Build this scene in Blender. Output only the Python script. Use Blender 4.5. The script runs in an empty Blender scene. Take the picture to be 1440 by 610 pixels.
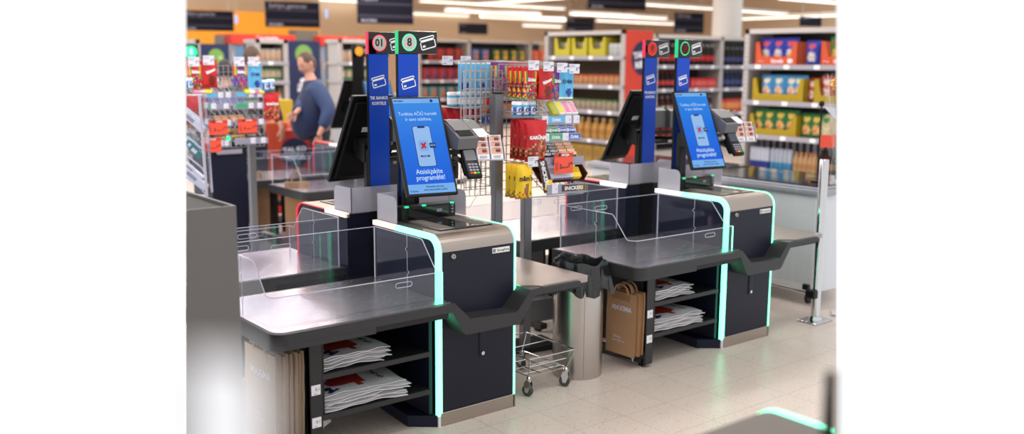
import bpy, bmesh, math, random
from mathutils import Vector, Matrix, Euler
random.seed(7)
R = math.radians
PI = math.pi
scene = bpy.context.scene
col = scene.collection

# ------------------------------------------------------------------ camera
CF, VY, VX, CH, ROLL = 1334.54, 87.81, 2410.45, 1.7, 0.0074
_p = math.atan2(305 - VY, CF)
_a = math.atan2(VX - 720, math.hypot(CF, 305 - VY))
_fx, _fy, _rx, _ry = math.cos(_a), math.sin(_a), math.sin(_a), -math.cos(_a)
FWD = Vector((_fx*math.cos(_p), _fy*math.cos(_p), -math.sin(_p)))
_R0 = Vector((_rx, _ry, 0)); _U0 = Vector((_fx*math.sin(_p), _fy*math.sin(_p), math.cos(_p)))
RGT = _R0*math.cos(ROLL) + _U0*math.sin(ROLL)
UPV = _U0*math.cos(ROLL) - _R0*math.sin(ROLL)
CAM = Vector((0, 0, CH))
def ray(x, y): return FWD*CF + RGT*(x-720) - UPV*(y-305)
def at(x, y, X=None, Y=None, Z=None, D=None):
    d = ray(x, y)
    if X is not None: t = X/d.x
    elif Y is not None: t = Y/d.y
    elif Z is not None: t = (Z-CH)/d.z
    else: t = D/d.dot(FWD)
    return CAM + d*t
cd = bpy.data.cameras.new('camera'); cam = bpy.data.objects.new('camera', cd); col.objects.link(cam)
cam.matrix_world = Matrix(((RGT.x, UPV.x, -FWD.x, 0), (RGT.y, UPV.y, -FWD.y, 0), (RGT.z, UPV.z, -FWD.z, CH), (0, 0, 0, 1)))
cd.sensor_width = 36; cd.sensor_fit = 'HORIZONTAL'; cd.lens = CF/1440*36
cd.clip_start = .05; cd.clip_end = 200
cd.dof.use_dof = True; cd.dof.focus_distance = 4.5; cd.dof.aperture_fstop = 1.3
scene.camera = cam
scene.view_settings.view_transform = 'Standard'
scene.view_settings.look = 'None'

# ------------------------------------------------------------------ materials
def lin(c):
    return tuple(((v/255)/12.92 if v/255 <= .04045 else ((v/255+.055)/1.055)**2.4) for v in c)
_mats = {}
def mat(name, rgb, rough=.5, metal=0., emit=0., spec=.5, noise=.06, scale=30., bump=0., alpha=1.):
    """Principled material, colour slightly broken up by noise in object space."""
    if name in _mats: return _mats[name]
    m = bpy.data.materials.new(name); m.use_nodes = True
    nt = m.node_tree; b = nt.nodes['Principled BSDF']
    c = lin(rgb)
    b.inputs['Roughness'].default_value = rough
    b.inputs['Metallic'].default_value = metal
    b.inputs['Specular IOR Level'].default_value = spec
    b.inputs['Base Color'].default_value = (*c, 1)
    if noise > 0 or bump > 0:
        tc = nt.nodes.new('ShaderNodeTexCoord'); nz = nt.nodes.new('ShaderNodeTexNoise')
        nz.inputs['Scale'].default_value = scale; nz.inputs['Detail'].default_value = 3
        nt.links.new(tc.outputs['Object'], nz.inputs['Vector'])
        if noise > 0:
            mx = nt.nodes.new('ShaderNodeMix'); mx.data_type = 'RGBA'
            mx.inputs[6].default_value = (*[v*(1-noise) for v in c], 1)
            mx.inputs[7].default_value = (*[min(1, v*(1+noise)) for v in c], 1)
            nt.links.new(nz.outputs['Fac'], mx.inputs[0]); nt.links.new(mx.outputs[2], b.inputs['Base Color'])
        if bump > 0:
            bp = nt.nodes.new('ShaderNodeBump'); bp.inputs['Strength'].default_value = bump; bp.inputs['Distance'].default_value = .01
            nt.links.new(nz.outputs['Fac'], bp.inputs['Height']); nt.links.new(bp.outputs['Normal'], b.inputs['Normal'])
    if emit > 0:
        b.inputs['Emission Color'].default_value = (*c, 1); b.inputs['Emission Strength'].default_value = emit
    b.inputs['Alpha'].default_value = alpha
    _mats[name] = m
    return m
def steel(name, rgb, rough, sx=4, sy=160, bump=.05):
    m = mat(name, rgb, rough, 1., noise=0)
    nt = m.node_tree; b = nt.nodes['Principled BSDF']
    tc = nt.nodes.new('ShaderNodeTexCoord'); mp = nt.nodes.new('ShaderNodeMapping'); nz = nt.nodes.new('ShaderNodeTexNoise')
    mp.inputs['Scale'].default_value = (sx, sy, sy); nz.inputs['Scale'].default_value = 3; nz.inputs['Detail'].default_value = 4
    nt.links.new(tc.outputs['Object'], mp.inputs['Vector']); nt.links.new(mp.outputs['Vector'], nz.inputs['Vector'])
    mr = nt.nodes.new('ShaderNodeMapRange'); mr.inputs[3].default_value = rough*.85; mr.inputs[4].default_value = rough*1.2
    nt.links.new(nz.outputs['Fac'], mr.inputs[0]); nt.links.new(mr.outputs[0], b.inputs['Roughness'])
    bp = nt.nodes.new('ShaderNodeBump'); bp.inputs['Strength'].default_value = bump; bp.inputs['Distance'].default_value = .002
    nt.links.new(nz.outputs['Fac'], bp.inputs['Height']); nt.links.new(bp.outputs['Normal'], b.inputs['Normal'])
    return m
def clear(name, tint=(.82, .84, .9), rough=.03, ior=1.45, gl=(1, 1, 1)):
    if name in _mats: return _mats[name]
    m = bpy.data.materials.new(name); m.use_nodes = True; nt = m.node_tree; nt.nodes.clear()
    out = nt.nodes.new('ShaderNodeOutputMaterial'); mx = nt.nodes.new('ShaderNodeMixShader'); fr = nt.nodes.new('ShaderNodeLayerWeight'); pw_ = nt.nodes.new('ShaderNodeMath'); mr = nt.nodes.new('ShaderNodeMapRange')
    tr = nt.nodes.new('ShaderNodeBsdfTransparent'); gs = nt.nodes.new('ShaderNodeBsdfGlossy')
    fr.inputs['Blend'].default_value = .5; pw_.operation = 'POWER'; pw_.inputs[1].default_value = 5.; mr.inputs[3].default_value = .045; nt.links.new(fr.outputs['Facing'], pw_.inputs[0]); nt.links.new(pw_.outputs[0], mr.inputs[0]); tr.inputs['Color'].default_value = (*tint, 1)
    gs.inputs['Roughness'].default_value = rough; gs.inputs['Color'].default_value = (*gl, 1)
    nt.links.new(mr.outputs[0], mx.inputs[0]); nt.links.new(tr.outputs[0], mx.inputs[1]); nt.links.new(gs.outputs[0], mx.inputs[2])
    nt.links.new(mx.outputs[0], out.inputs['Surface'])
    _mats[name] = m
    return m
def frosted(name, rgb=(214, 212, 222)):
    if name in _mats: return _mats[name]
    m = bpy.data.materials.new(name); m.use_nodes = True; nt = m.node_tree; nt.nodes.clear()
    out = nt.nodes.new('ShaderNodeOutputMaterial'); mx = nt.nodes.new('ShaderNodeMixShader'); mx2 = nt.nodes.new('ShaderNodeMixShader')
    tr = nt.nodes.new('ShaderNodeBsdfTransparent'); df = nt.nodes.new('ShaderNodeBsdfDiffuse'); tl = nt.nodes.new('ShaderNodeBsdfTranslucent')
    df.inputs['Color'].default_value = (*lin(rgb), 1); tl.inputs['Color'].default_value = (*lin(rgb), 1)
    mx.inputs[0].default_value = .5; mx2.inputs[0].default_value = .08
    nt.links.new(df.outputs[0], mx.inputs[1]); nt.links.new(tl.outputs[0], mx.inputs[2])
    nt.links.new(mx.outputs[0], mx2.inputs[1]); nt.links.new(tr.outputs[0], mx2.inputs[2]); nt.links.new(mx2.outputs[0], out.inputs['Surface'])
    _mats[name] = m
    return m
def paint(*rgb):                     # printed plastic / card colours
    return mat('print_%d_%d_%d' % rgb, rgb, .45, spec=.35, noise=.04)
NAVY = mat('navy_cabinet', (24, 27, 46), .42, spec=.22)
NAVYP = mat('navy_front_panel', (27, 29, 44), .45, spec=.25)
BLACK = mat('black_plastic', (14, 14, 16), .4, spec=.3)
BLACKM = mat('matt_black', (12, 12, 14), .6, spec=.2)
CHAR = mat('charcoal_metal', (48, 47, 50), .42, spec=.35)
CHARD = mat('dark_shelf_metal', (30, 30, 33), .5, spec=.3)
STEEL = steel('brushed_steel', (172, 161, 153), .36)
STEELT = steel('steel_table_top', (224, 216, 218), .25, 6, 60, .05)
STEELD = steel('steel_shelf_top', (166, 156, 151), .34, 6, 60, .05)
CHROME = mat('chrome', (205, 205, 208), .12, 1., noise=0)
WIRE = mat('galvanised_wire', (172, 172, 176), .4, .7, noise=0)
ALU = mat('grey_aluminium', (122, 122, 128), .4, .6, noise=.03)
GLOSSB = mat('black_gloss', (8, 8, 10), .08, spec=.5, noise=0)
DGLASS = mat('dark_scanner_glass', (20, 18, 18), .05, spec=.6, noise=0)
GREEN = mat('mint_light', (108, 255, 188), .4, emit=3.6, noise=0)
EDGEG = mat('edge_green', (0, 170, 105), .3, emit=.7, noise=0); EDGER = mat('edge_red', (190, 30, 62), .3, emit=.6, noise=0)
GREEND = mat('deep_green_light', (20, 215, 140), .4, emit=1.2, noise=0)
CREAM = mat('glowing_cream_strip', (250, 225, 212), .4, emit=.55, noise=0)  # rear end of the strip, drawn with a weak glow
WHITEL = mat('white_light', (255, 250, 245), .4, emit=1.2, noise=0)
REDL = mat('red_light', (255, 120, 110), .4, emit=1.1, noise=0)
REDD = mat('deep_red_light', (225, 40, 60), .4, emit=.9, noise=0)
ORANGEL = mat('orange_light', (250, 165, 50), .4, emit=.9, noise=0)
BLUE = mat('royal_blue_sticker', (0, 66, 186), .4, spec=.3, noise=.02)
WHITE = mat('white_print', (240, 240, 244), .5, noise=.02)
WHITEE = mat('white_metal', (226, 224, 222), .45, noise=.03)
TAGW = mat('price_tag_white', (222, 220, 232), .4, noise=.03)
TAGG = mat('price_tag_grey', (150, 148, 166), .4, noise=.03)
INK = mat('dark_ink', (30, 30, 45), .5, noise=0)
ACR = clear('clear_acrylic', (.84, .86, .92), .03, 1.45)
ACRE = mat('acrylic_edge', (190, 188, 205), .2, spec=.6, noise=0)
FROST = frosted('frosted_acrylic')
SKIN = mat('skin', (205, 150, 128), .5, noise=.05)
REDC = mat('red_price_card', (238, 82, 56), .5, noise=.03)

# ------------------------------------------------------------------ mesh builder
class MB:
    def __init__(s): s.v = []; s.f = []; s.mi = []; s.sm = []; s.mats = []
    def mid(s, m):
        if m not in s.mats: s.mats.append(m)
        return s.mats.index(m)
    def add(s, vs, fs, m, smooth=False, M=None, mfun=None):
        o = len(s.v)
        s.v += [tuple(M @ Vector(v)) if M is not None else tuple(v) for v in vs]
        for k, f in enumerate(fs):
            s.f.append([i+o for i in f]); s.mi.append(s.mid(mfun(k) if mfun else m)); s.sm.append(smooth)
        return s
    def bm(s, b, m, smooth=False, M=None):
        b.verts.ensure_lookup_table(); b.verts.index_update()
        s.add([v.co[:] for v in b.verts], [[v.index for v in f.verts] for f in b.faces], m, smooth, M); b.free(); return s
    def box(s, x0, x1, y0, y1, z0, z1, m, bev=0., M=None, seg=1):
        if x0 > x1: x0, x1 = x1, x0
        if y0 > y1: y0, y1 = y1, y0
        if z0 > z1: z0, z1 = z1, z0
        if bev <= 0:
            vs = [(x, y, z) for z in (z0, z1) for y in (y0, y1) for x in (x0, x1)]
            return s.add(vs, [(0, 2, 3, 1), (4, 5, 7, 6), (0, 1, 5, 4), (2, 6, 7, 3), (0, 4, 6, 2), (1, 3, 7, 5)], m, False, M)
        b = bmesh.new(); bmesh.ops.create_cube(b, size=1)
        for v in b.verts: v.co = Vector(((x0+x1)/2+v.co.x*(x1-x0), (y0+y1)/2+v.co.y*(y1-y0), (z0+z1)/2+v.co.z*(z1-z0)))
        bmesh.ops.bevel(b, geom=b.edges[:], offset=min(bev, .49*min(x1-x0, y1-y0, z1-z0)), segments=seg, affect='EDGES', profile=.5)
        return s.bm(b, m, seg > 1, M)
    def prism(s, poly, lo, hi, axis, m, M=None, smooth=False, cap=True):
        """poly = 2-D outline in the two other axes (order xyz), extruded from lo to hi along axis."""
        def P(a, b, c): return {'x': (c, a, b), 'y': (a, c, b), 'z': (a, b, c)}[axis]
        n = len(poly)
        vs = [P(a, b, lo) for a, b in poly] + [P(a, b, hi) for a, b in poly]
        fs = [(i, (i+1) % n, n+(i+1) % n, n+i) for i in range(n)]
        s.add(vs, fs, m, smooth, M)
        if cap: s.add(vs, [list(range(n))[::-1], list(range(n, 2*n))], m, False, M)
        return s
    def quad(s, a, b, c, d, m, M=None): return s.add([a, b, c, d], [(0, 1, 2, 3)], m, False, M)
    def tube(s, pts, r, m, n=6, M=None, closed=False):
        pts = [Vector(p) for p in pts]; k = len(pts); vs = []; up = None
        for i, p in enumerate(pts):
            if closed: t = pts[(i+1) % k]-pts[i-1]
            else: t = pts[min(i+1, k-1)]-pts[max(i-1, 0)]
            t.normalize()
            if up is None: up = t.orthogonal().normalized()
            up = (up - t*up.dot(t)); up = up.normalized() if up.length > 1e-6 else t.orthogonal().normalized()
            w = t.cross(up); rr = r[i] if isinstance(r, (list, tuple)) else r
            vs += [p + (up*math.cos(2*PI*j/n)+w*math.sin(2*PI*j/n))*rr for j in range(n)]
        fs = []
        for i in range(k if closed else k-1):
            a, b = i*n, ((i+1) % k)*n
            fs += [(a+j, a+(j+1) % n, b+(j+1) % n, b+j) for j in range(n)]
        if not closed: fs += [list(range(n))[::-1], list(range((k-1)*n, k*n))]
        return s.add(vs, fs, m, n > 4, M)
    def rod(s, a, b, w, m, M=None): return s.tube([a, b], w, m, 4, M)
    def lathe(s, prof, m, c=(0, 0, 0), n=20, M=None, mats=None, smooth=True):
        vs = []; k = len(prof)
        for r, z in prof: vs += [(c[0]+r*math.cos(2*PI*j/n), c[1]+r*math.sin(2*PI*j/n), c[2]+z) for j in range(n)]
        for i in range(k-1):
            s.add([], [], m)
        o = len(s.v); s.v += [tuple(M @ Vector(v)) if M is not None else v for v in vs]
        for i in range(k-1):
            mm = mats[i] if mats else m
            for j in range(n):
                s.f.append([o+i*n+j, o+i*n+(j+1) % n, o+(i+1)*n+(j+1) % n, o+(i+1)*n+j]); s.mi.append(s.mid(mm)); s.sm.append(smooth)
        if prof[0][0] > 1e-5: s.f.append([o+j for j in range(n)][::-1]); s.mi.append(s.mid(mats[0] if mats else m)); s.sm.append(False)
        if prof[-1][0] > 1e-5: s.f.append([o+(k-1)*n+j for j in range(n)]); s.mi.append(s.mid(mats[-1] if mats else m)); s.sm.append(False)
        return s
    def mesh(s, name, angle=40):
        me = bpy.data.meshes.new(name)
        me.from_pydata(s.v, [], s.f)
        for m in s.mats: me.materials.append(m)
        for p, i, sm in zip(me.polygons, s.mi, s.sm): p.material_index = i; p.use_smooth = sm
        b = bmesh.new(); b.from_mesh(me)
        bmesh.ops.remove_doubles(b, verts=b.verts[:], dist=1e-5)
        bmesh.ops.recalc_face_normals(b, faces=b.faces[:])
        b.to_mesh(me); b.free()
        if any(s.sm): me.set_sharp_from_angle(angle=R(angle))
        me.update(); return me
    def build(s, name, parent=None, flip=False, label=None, angle=40):
        if flip: s.v = [(x, -y, z) for x, y, z in s.v]
        o = bpy.data.objects.new(name, s.mesh(name, angle)); col.objects.link(o)
        if parent is not None: o.parent = parent
        if label: o['label'] = label
        return o

def tag(o, label, cat, group=None, kind=None):
    o['label'] = label; o['category'] = cat
    if group: o['group'] = group
    if kind: o['kind'] = kind
    return o
def thing(name, label, cat, loc=(0, 0, 0), rz=0., group=None):
    o = bpy.data.objects.new(name, None); col.objects.link(o); o.location = loc; o.rotation_euler = (0, 0, rz)
    o.empty_display_size = .1
    return tag(o, label, cat, group)
def struct(o):
    o['kind'] = 'structure'; return o
def copy_tree(o, parent=None):
    c = o.copy(); col.objects.link(c)
    if parent is not None: c.parent = parent
    for ch in list(o.children): copy_tree(ch, c)
    return c
ORD = ['first', 'second', 'third', 'fourth', 'fifth', 'sixth', 'seventh', 'eighth', 'ninth', 'tenth', 'eleventh', 'twelfth', 'thirteenth', 'fourteenth',
       'fifteenth', 'sixteenth', 'seventeenth', 'eighteenth', 'nineteenth', 'twentieth']
def nth(i, n):
    if n > 1 and i == n-1: return 'last'
    return ORD[i] if i < 20 else 'further'

_txt = {}
def text_geo(s, size, align='CENTER', bold=0., flipx=False, sx=1.):
    key = (s, size, align, bold, flipx, sx)
    if key in _txt: return _txt[key]
    cu = bpy.data.curves.new('t', 'FONT'); cu.body = s; cu.size = size; cu.align_x = align; cu.align_y = 'CENTER'; cu.offset = bold; cu.resolution_u = 2
    ob = bpy.data.objects.new('t', cu); col.objects.link(ob)
    dg = bpy.context.evaluated_depsgraph_get()
    me = bpy.data.meshes.new_from_object(ob.evaluated_get(dg))
    vs = [((-1 if flipx else 1)*v.co.x*sx, v.co.y, 0) for v in me.vertices]; fs = [list(p.vertices) for p in me.polygons]
    bpy.data.objects.remove(ob); bpy.data.curves.remove(cu); bpy.data.meshes.remove(me)
    _txt[key] = (vs, fs); return vs, fs
# text stands upright in the local x/z plane facing -y; F maps flat (x, y) artwork onto it
FRONT = Matrix(((1, 0, 0, 0), (0, 0, -1, 0), (0, 1, 0, 0), (0, 0, 0, 1)))
def art(M=None, at_=(0, 0, 0), rot=0.):
    return (M if M is not None else Matrix.Identity(4)) @ Matrix.Translation(at_) @ FRONT @ Matrix.Rotation(rot, 4, 'Z')
def put_text(mb, s, size, m, M, align='CENTER', bold=0., flipx=False, sx=1.):
    vs, fs = text_geo(s, size, align, bold, flipx, sx); mb.add(vs, fs, m, False, M); return mb
def flat(mb, pts, m, M, h=0.): mb.add([(x, y, h) for x, y in pts], [list(range(len(pts)))], m, False, M); return mb
def rrect(w, h, r, n=4, cx=0, cy=0):
    p = []
    for sx, sy, a in ((1, 1, 0), (-1, 1, 90), (-1, -1, 180), (1, -1, 270)):
        for k in range(n+1):
            t = R(a+90*k/n); p.append((cx+sx*(w/2-r)+r*math.cos(t), cy+sy*(h/2-r)+r*math.sin(t)))
    return p
def outline(mb, pts, wd, m, M, h=0.):
    n = len(pts); cx = sum(p[0] for p in pts)/n; cy = sum(p[1] for p in pts)/n
    inn = []
    for i, (x, y) in enumerate(pts):
        a = Vector(pts[i-1]); b = Vector(pts[(i+1) % n]); t = (b-a).normalized(); nn = Vector((-t.y, t.x))
        if nn.dot(Vector((cx-x, cy-y))) < 0: nn = -nn
        inn.append((x+nn.x*wd, y+nn.y*wd))
    vs = [(x, y, h) for x, y in pts]+[(x, y, h) for x, y in inn]
    mb.add(vs, [(i, (i+1) % n, n+(i+1) % n, n+i) for i in range(n)], m, False, M); return mb
def disc(r, n=28, cx=0, cy=0): return [(cx+r*math.cos(2*PI*k/n), cy+r*math.sin(2*PI*k/n)) for k in range(n)]
def card_icon(mb, w, m, M):
    h = w*.68
    outline(mb, rrect(w, h, w*.1), w*.06, m, M)
    flat(mb, [(-w/2, h*.12), (w/2, h*.12), (w/2, h*.30), (-w/2, h*.30)], m, M)
    flat(mb, rrect(w*.18, h*.16, w*.02, 2, -w*.28, -h*.22), m, M)
    return mb
# ------------------------------------------------------------------ self-checkout units
W, DP, TT, TZ = .4623, .577, .9105, .6247
def prof(off, z0, y1, r=.075, n=8):
    """front-top rounded side profile (y, z), offset outwards by off, from the floor end z0 to the rear y1"""
    p = [(-off, z0)]
    for k in range(n+1):
        t = PI - (PI/2)*k/n
        p.append((r + (r+off)*math.cos(t), TT - r + (r+off)*math.sin(t)))
    p.append((y1, TT+off)); return p
def band(mb, x0, x1, m, o0, o1, z0, y1, y0=None):
    a = prof(o1, z0, y1); b = prof(o0, z0, y1)
    if y0 is not None:
        a = [(y0, TT+o1), (y1, TT+o1)]; b = [(y0, TT+o0), (y1, TT+o0)]
    n = len(a); vs = []
    for x in (x0, x1): vs += [(x, y, z) for y, z in a] + [(x, y, z) for y, z in b]
    q = 2*n; fs = []
    for i in range(n-1):
        fs += [(i, i+1, q+i+1, q+i), (n+i, q+n+i, q+n+i+1, n+i+1), (i, n+i, n+i+1, i+1), (q+i, q+i+1, q+n+i+1, q+n+i)]
    fs += [(0, q, q+n, n), (n-1, 2*n-1, q+2*n-1, q+n-1)]
    return mb.add(vs, fs, m, False)

def slot_outline(mb, M, w, h, m, wd=.003): return outline(mb, rrect(w, h, h/2, 5), wd, m, M, .0006)

def kiosk(label, X, Y, flip, number, num_style, group='self-checkout units', light='green', rear='cream', writing=True, sticker=True):
    root = thing('self_checkout', label, 'self-checkout', (X, Y, 0), 0, group)
    def B(mb, name, parent=root, label=None, angle=40): return mb.build(name, parent, flip, label, angle)
    SXM = Matrix.Diagonal((-1, 1, 1, 1)) if flip else Matrix.Identity(4)
    # cabinet ------------------------------------------------------
    mb = MB(); p = prof(-.004, .004, DP); p.append((DP, .004))
    mb.prism(p, .010, W-.010, 'x', NAVY)
    cab = B(mb, 'cabinet')
    mb = MB().box(.032, W-.018, -.0015, .006, .072, .843, NAVYP)
    fp = B(mb, 'front_panel', cab)
    mb = MB().lathe([(.0, .012), (.011, .012), (.013, .009), (.013, 0)], STEEL, n=18, M=Matrix.Translation((.085, -.001, .812)) @ Matrix.Rotation(PI/2, 4, 'X'))
    mb.box(.0835, .0865, -.0145, -.012, .807, .817, INK)
    B(mb, 'lock', fp, 'round steel lock')
    mb = MB().box(.315, .420, -.005, .0, .797, .823, WHITEE, .001)
    if writing:
        M = art(SXM, (.367 if not flip else -.367, -.0056, .810)); put_text(mb, 'StrongPoint', .0155, INK, M @ Matrix.Translation((.012, 0, 0)), bold=.0002)
        outline(mb, rrect(.015, .017, .004, 3, -.042, 0), .003, INK, M); flat(mb, rrect(.006, .006, .001, 2, -.042, 0), INK, M)
    B(mb, 'brand_plate', fp, 'small steel maker plate')
    mb = MB().box(.236, .272, -.006, 0, .302, .455, NAVYP, .008, seg=2)
    lp = B(mb, 'latch_plate', fp)
    mb = MB().lathe([(.0, .008), (.0095, .008), (.0105, .004), (.0105, 0)], CHROME, n=16, M=Matrix.Translation((.254, -.006, .318)) @ Matrix.Rotation(PI/2, 4, 'X'))
    B(mb, 'latch_lock', lp, 'small chrome key lock')
    mb = MB().box(.012, W-.004, -.004, .012, .0, .066, STEEL, .002); mb.box(W-.012, W+.001, -.004, .5, .0, .066, STEEL)
    B(mb, 'plinth', cab, 'brushed steel plinth')
    mb = MB().prism([(-.11, .093), (0, .004), (.01, .004), (.01, .5), (-.075, .5)], 0, .055, 'z', NAVY)
    B(mb, 'foot_plate', cab)
    mb = MB(); band(mb, .024, W-.014, STEEL, -.004, .002, .845, DP); B(mb, 'top_plate', label='brushed steel rounded top')
    mb = MB(); band(mb, .024, .0285, ALU, -.004, .0015, .0, DP); band(mb, W-.0165, W-.013, ALU, -.004, .0015, .0, DP); B(mb, 'edge_trim')
    # light strips
    lm, lmd = (GREEN, GREEND) if light == 'green' else (REDL, REDD)
    for x0, x1, nm in ((0, .0225, 'left'), (W-.013, W-.002, 'right')):
        mb = MB()
        if light == 'green':
            band(mb, x0, x1, lm, -.02, .0035, .052, .365)
            B(mb, 'light_strip', label='glowing mint green light strip')
            mb = MB(); band(mb, x0, x1, CREAM if rear == 'cream' else WHITEL, -.02, .0035, 0, DP, .365); B(mb, 'light_strip', label='pale glowing rear end of the light strip')
        else:
            band(mb, x0, x1, lmd, -.003, .0015, .052, .345)
            band(mb, x0, x1, REDL, .0, .0035, TT-.02, .345, .08)
            B(mb, 'light_strip', label='glowing red light strip')
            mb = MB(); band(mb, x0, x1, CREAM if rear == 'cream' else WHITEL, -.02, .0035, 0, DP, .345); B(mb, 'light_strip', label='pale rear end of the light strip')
        mb = MB().box(x0, x1, -.0035, .02, 0, .052, TAGW); B(mb, 'strip_foot')
    # scanner -------------------------------------------------------
    mb = MB().box(.092, .405, .112, .445, TT+.001, TT+.006, BLACK, .002)
    mb.box(.100, .391, .124, .436, TT+.006, TT+.0075, STEELD)
    mb.box(.185, .310, .128, .434, TT+.0075, TT+.009, DGLASS)
    for k in range(16):
        y = .150 + k*.0165
        for x0, x1 in ((.115, .178), (.317, .382)):
            mb.box(x0, x1, y, y+.0075, TT+.0075, TT+.0105, mat('rib_grey', (120, 114, 108), .5))
    B(mb, 'scanner_plate', label='flat scanner plate with dark glass and black ribs')
    pts = []
    for k in range(9): t = R(90+180*k/8); pts.append((.115+.032*math.cos(t), .468+.032*math.sin(t)))
    for k in range(9): t = R(-90+180*k/8); pts.append((.392+.032*math.cos(t), .468+.032*math.sin(t)))
    mb = MB().prism(pts, TT+.001, TT+.072, 'z', BLACK, smooth=False)
    mb.prism([(x*.985+.004, y) for x, y in pts], TT+.072, TT+.077, 'z', CHAR)
    tw = B(mb, 'scanner_tower', angle=60)
    mb = MB().box(.122, .365, .4335, .437, TT+.010, TT+.066, GLOSSB); B(mb, 'scanner_window', tw)
    mb = MB()
    for x in (.103, .205, .378): mb.box(x, x+.022, .4335, .447, TT+.0705, TT+.0785, GREEND)
    B(mb, 'indicator_lamp', tw, 'green indicator lamps')
    mb = MB().box(.292, .323, .4325, .434, TT+.036, TT+.052, TAGG)
    for z in (.060, .044, .028):  mb.box(.385, .397, .4355, .437, TT+z-.004, TT+z+.004, TAGG)
    B(mb, 'sticker', tw)
    # frosted screen around the monitor foot
    mb = MB()
    def wing(x, y0, y1, z1):
        pr = [(y1, TT+.002), (y1, z1)]
        for k in range(7): t = R(90+90*k/6); pr.append((y0+.035+.035*math.cos(t), z1-.035+.035*math.sin(t)))
        pr.append((y0, TT+.002)); mb.prism(pr, x, x+.004, 'x', FROST)
    wing(.031, .40, .585, 1.045); wing(.466, .425, .585, 1.045)
    mb.box(.031, .470, .581, .585, TT+.002, 1.045, FROST)
    B(mb, 'side_screen', label='frosted white acrylic screen')
    # monitor -------------------------------------------------------
    MM = Matrix.Translation((.19, .392, 1.293)) @ Matrix.Rotation(-.1785, 4, 'Z') @ Matrix.Rotation(-.4425, 4, 'X')
    w, h = .273, .521
    mb = MB().box(-w/2, w/2, 0, .022, -h/2, h/2, BLACK, .004, MM)
    mb.box(-w/2+.02, w/2-.02, .022, .040, -h/2+.03, h/2-.03, BLACKM, .006, MM)
    mon = B(mb, 'monitor')
    mb = MB(); sw, sh = w/2-.0125, h/2-.0125
    S = Matrix.Translation((0, -.0012, 0))
    AM = MM @ S @ (SXM if flip else Matrix.Identity(4)) @ FRONT
    mb.add([(-sw, -sh, 0), (sw, -sh, 0), (sw, sh, 0), (-sw, sh, 0)], [(0, 1, 2, 3)], SCREEN, False, AM)
    scr = B(mb, 'screen', mon, 'bright blue touch screen')
    mb = MB(); top = sh; H2 = 2*sh
    def yy(f): return top - f*H2
    A1 = AM @ Matrix.Translation((0, 0, .0006)); A2 = AM @ Matrix.Translation((0, 0, .0012)); A3 = AM @ Matrix.Translation((0, 0, .0018))
    flat(mb, [(-sw, yy(.048)), (sw, yy(.048)), (sw, yy(0)), (-sw, yy(0))], SCRL, A1)
    flat(mb, [(-sw, -sh), (sw, -sh), (sw, yy(.905)), (-sw, yy(.905))], SCRL, A1)
    put_text(mb, 'MAXIMA', .0125, SCRD, A2 @ Matrix.Translation((-sw+.006, yy(.026), 0)), 'LEFT', .0004)
    outline(mb, rrect(.038, .013, .006, 3, .048, yy(.026)), .0012, SCRB, A2)
    flat(mb, disc(.0085, 16, .082, yy(.026)), SCRD, A2)
    for x in (.099, .114): outline(mb, disc(.007, 14, x, yy(.026)), .0012, SCRB, A2)
    put_text(mb, 'Turėkite AČIŪ kortelę', .0255, SCRW, A2 @ Matrix.Translation((-.004, yy(.165), 0)), sx=.84)
    put_text(mb, 'ir savo telefone.', .0262, SCRW, A2 @ Matrix.Translation((-.004, yy(.222), 0)), sx=.84)
    flat(mb, rrect(.096, .215, .012, 4, .0, yy(.51)), SCRD, A1)
    flat(mb, rrect(.090, .209, .010, 4, .0, yy(.51)), SCRP, A2)
    flat(mb, rrect(.040, .010, .004, 3, 0, yy(.51)+.1), SCRD, A3)
    flat(mb, rrect(.052, .056, .012, 4, -.003, yy(.505)), SCRL, A3)
    A4 = AM @ Matrix.Translation((0, 0, .0026))
    for an, ln in ((52, .04), (-48, .036)):
        flat(mb, rrect(.011, ln, .004, 3), SCRR, A4 @ Matrix.Translation((-.004, yy(.505), 0)) @ Matrix.Rotation(R(an-90), 4, 'Z'))
    flat(mb, rrect(.034, .027, .003, 2, .045, yy(.505)), SCRD, A4)
    put_text(mb, 'AČIŪ', .012, SCRW, A4 @ Matrix.Translation((.045, yy(.505), .0005)))
    flat(mb, rrect(.050, .009, .002, 2, -.004, yy(.615)), SCRD, A3)
    put_text(mb, 'MAXIMA', .0075, SCRW, A4 @ Matrix.Translation((-.004, yy(.615), 0)))
    put_text(mb, 'Atsisiųskite', .036, SCRW, A2 @ Matrix.Translation((.002, yy(.777), 0)), bold=.0004, sx=.84)
    put_text(mb, 'programėlę!', .036, SCRW, A2 @ Matrix.Translation((.004, yy(.842), 0)), bold=.0004, sx=.84)
    put_text(mb, 'Palieskite ekraną,', .0135, SCRD, A2 @ Matrix.Translation((.018, yy(.934), 0)), bold=.0003)
    put_text(mb, 'arba skenuokite prekę', .0135, SCRD, A2 @ Matrix.Translation((.018, yy(.965), 0)), bold=.0003)
    put_text(mb, '€ Kaina', .013, SCRD, A2 @ Matrix.Translation((-.095, yy(.975), 0)), bold=.0003)
    B(mb, 'screen_lettering', scr)
    mb = MB()
    for x, z, ww, hh in ((-.03, .055, .07, .028), (-.045, -.0, .045, .024)): mb.box(x, x+ww, .0405, .042, z, z+hh, TAGW, 0, MM)
    mb.box(-.036, -.018, .0405, .045, -.045, -.02, paint(20, 110, 110), 0, MM)
    B(mb, 'sticker', mon)
    mb = MB().tube([tuple(MM @ Vector(p)) for p in ((-.06, .045, .01), (-.05, .055, -.05), (.0, .06, -.09), (.05, .06, -.11), (.06, .05, -.16))], .0035, BLACK, 6)
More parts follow.
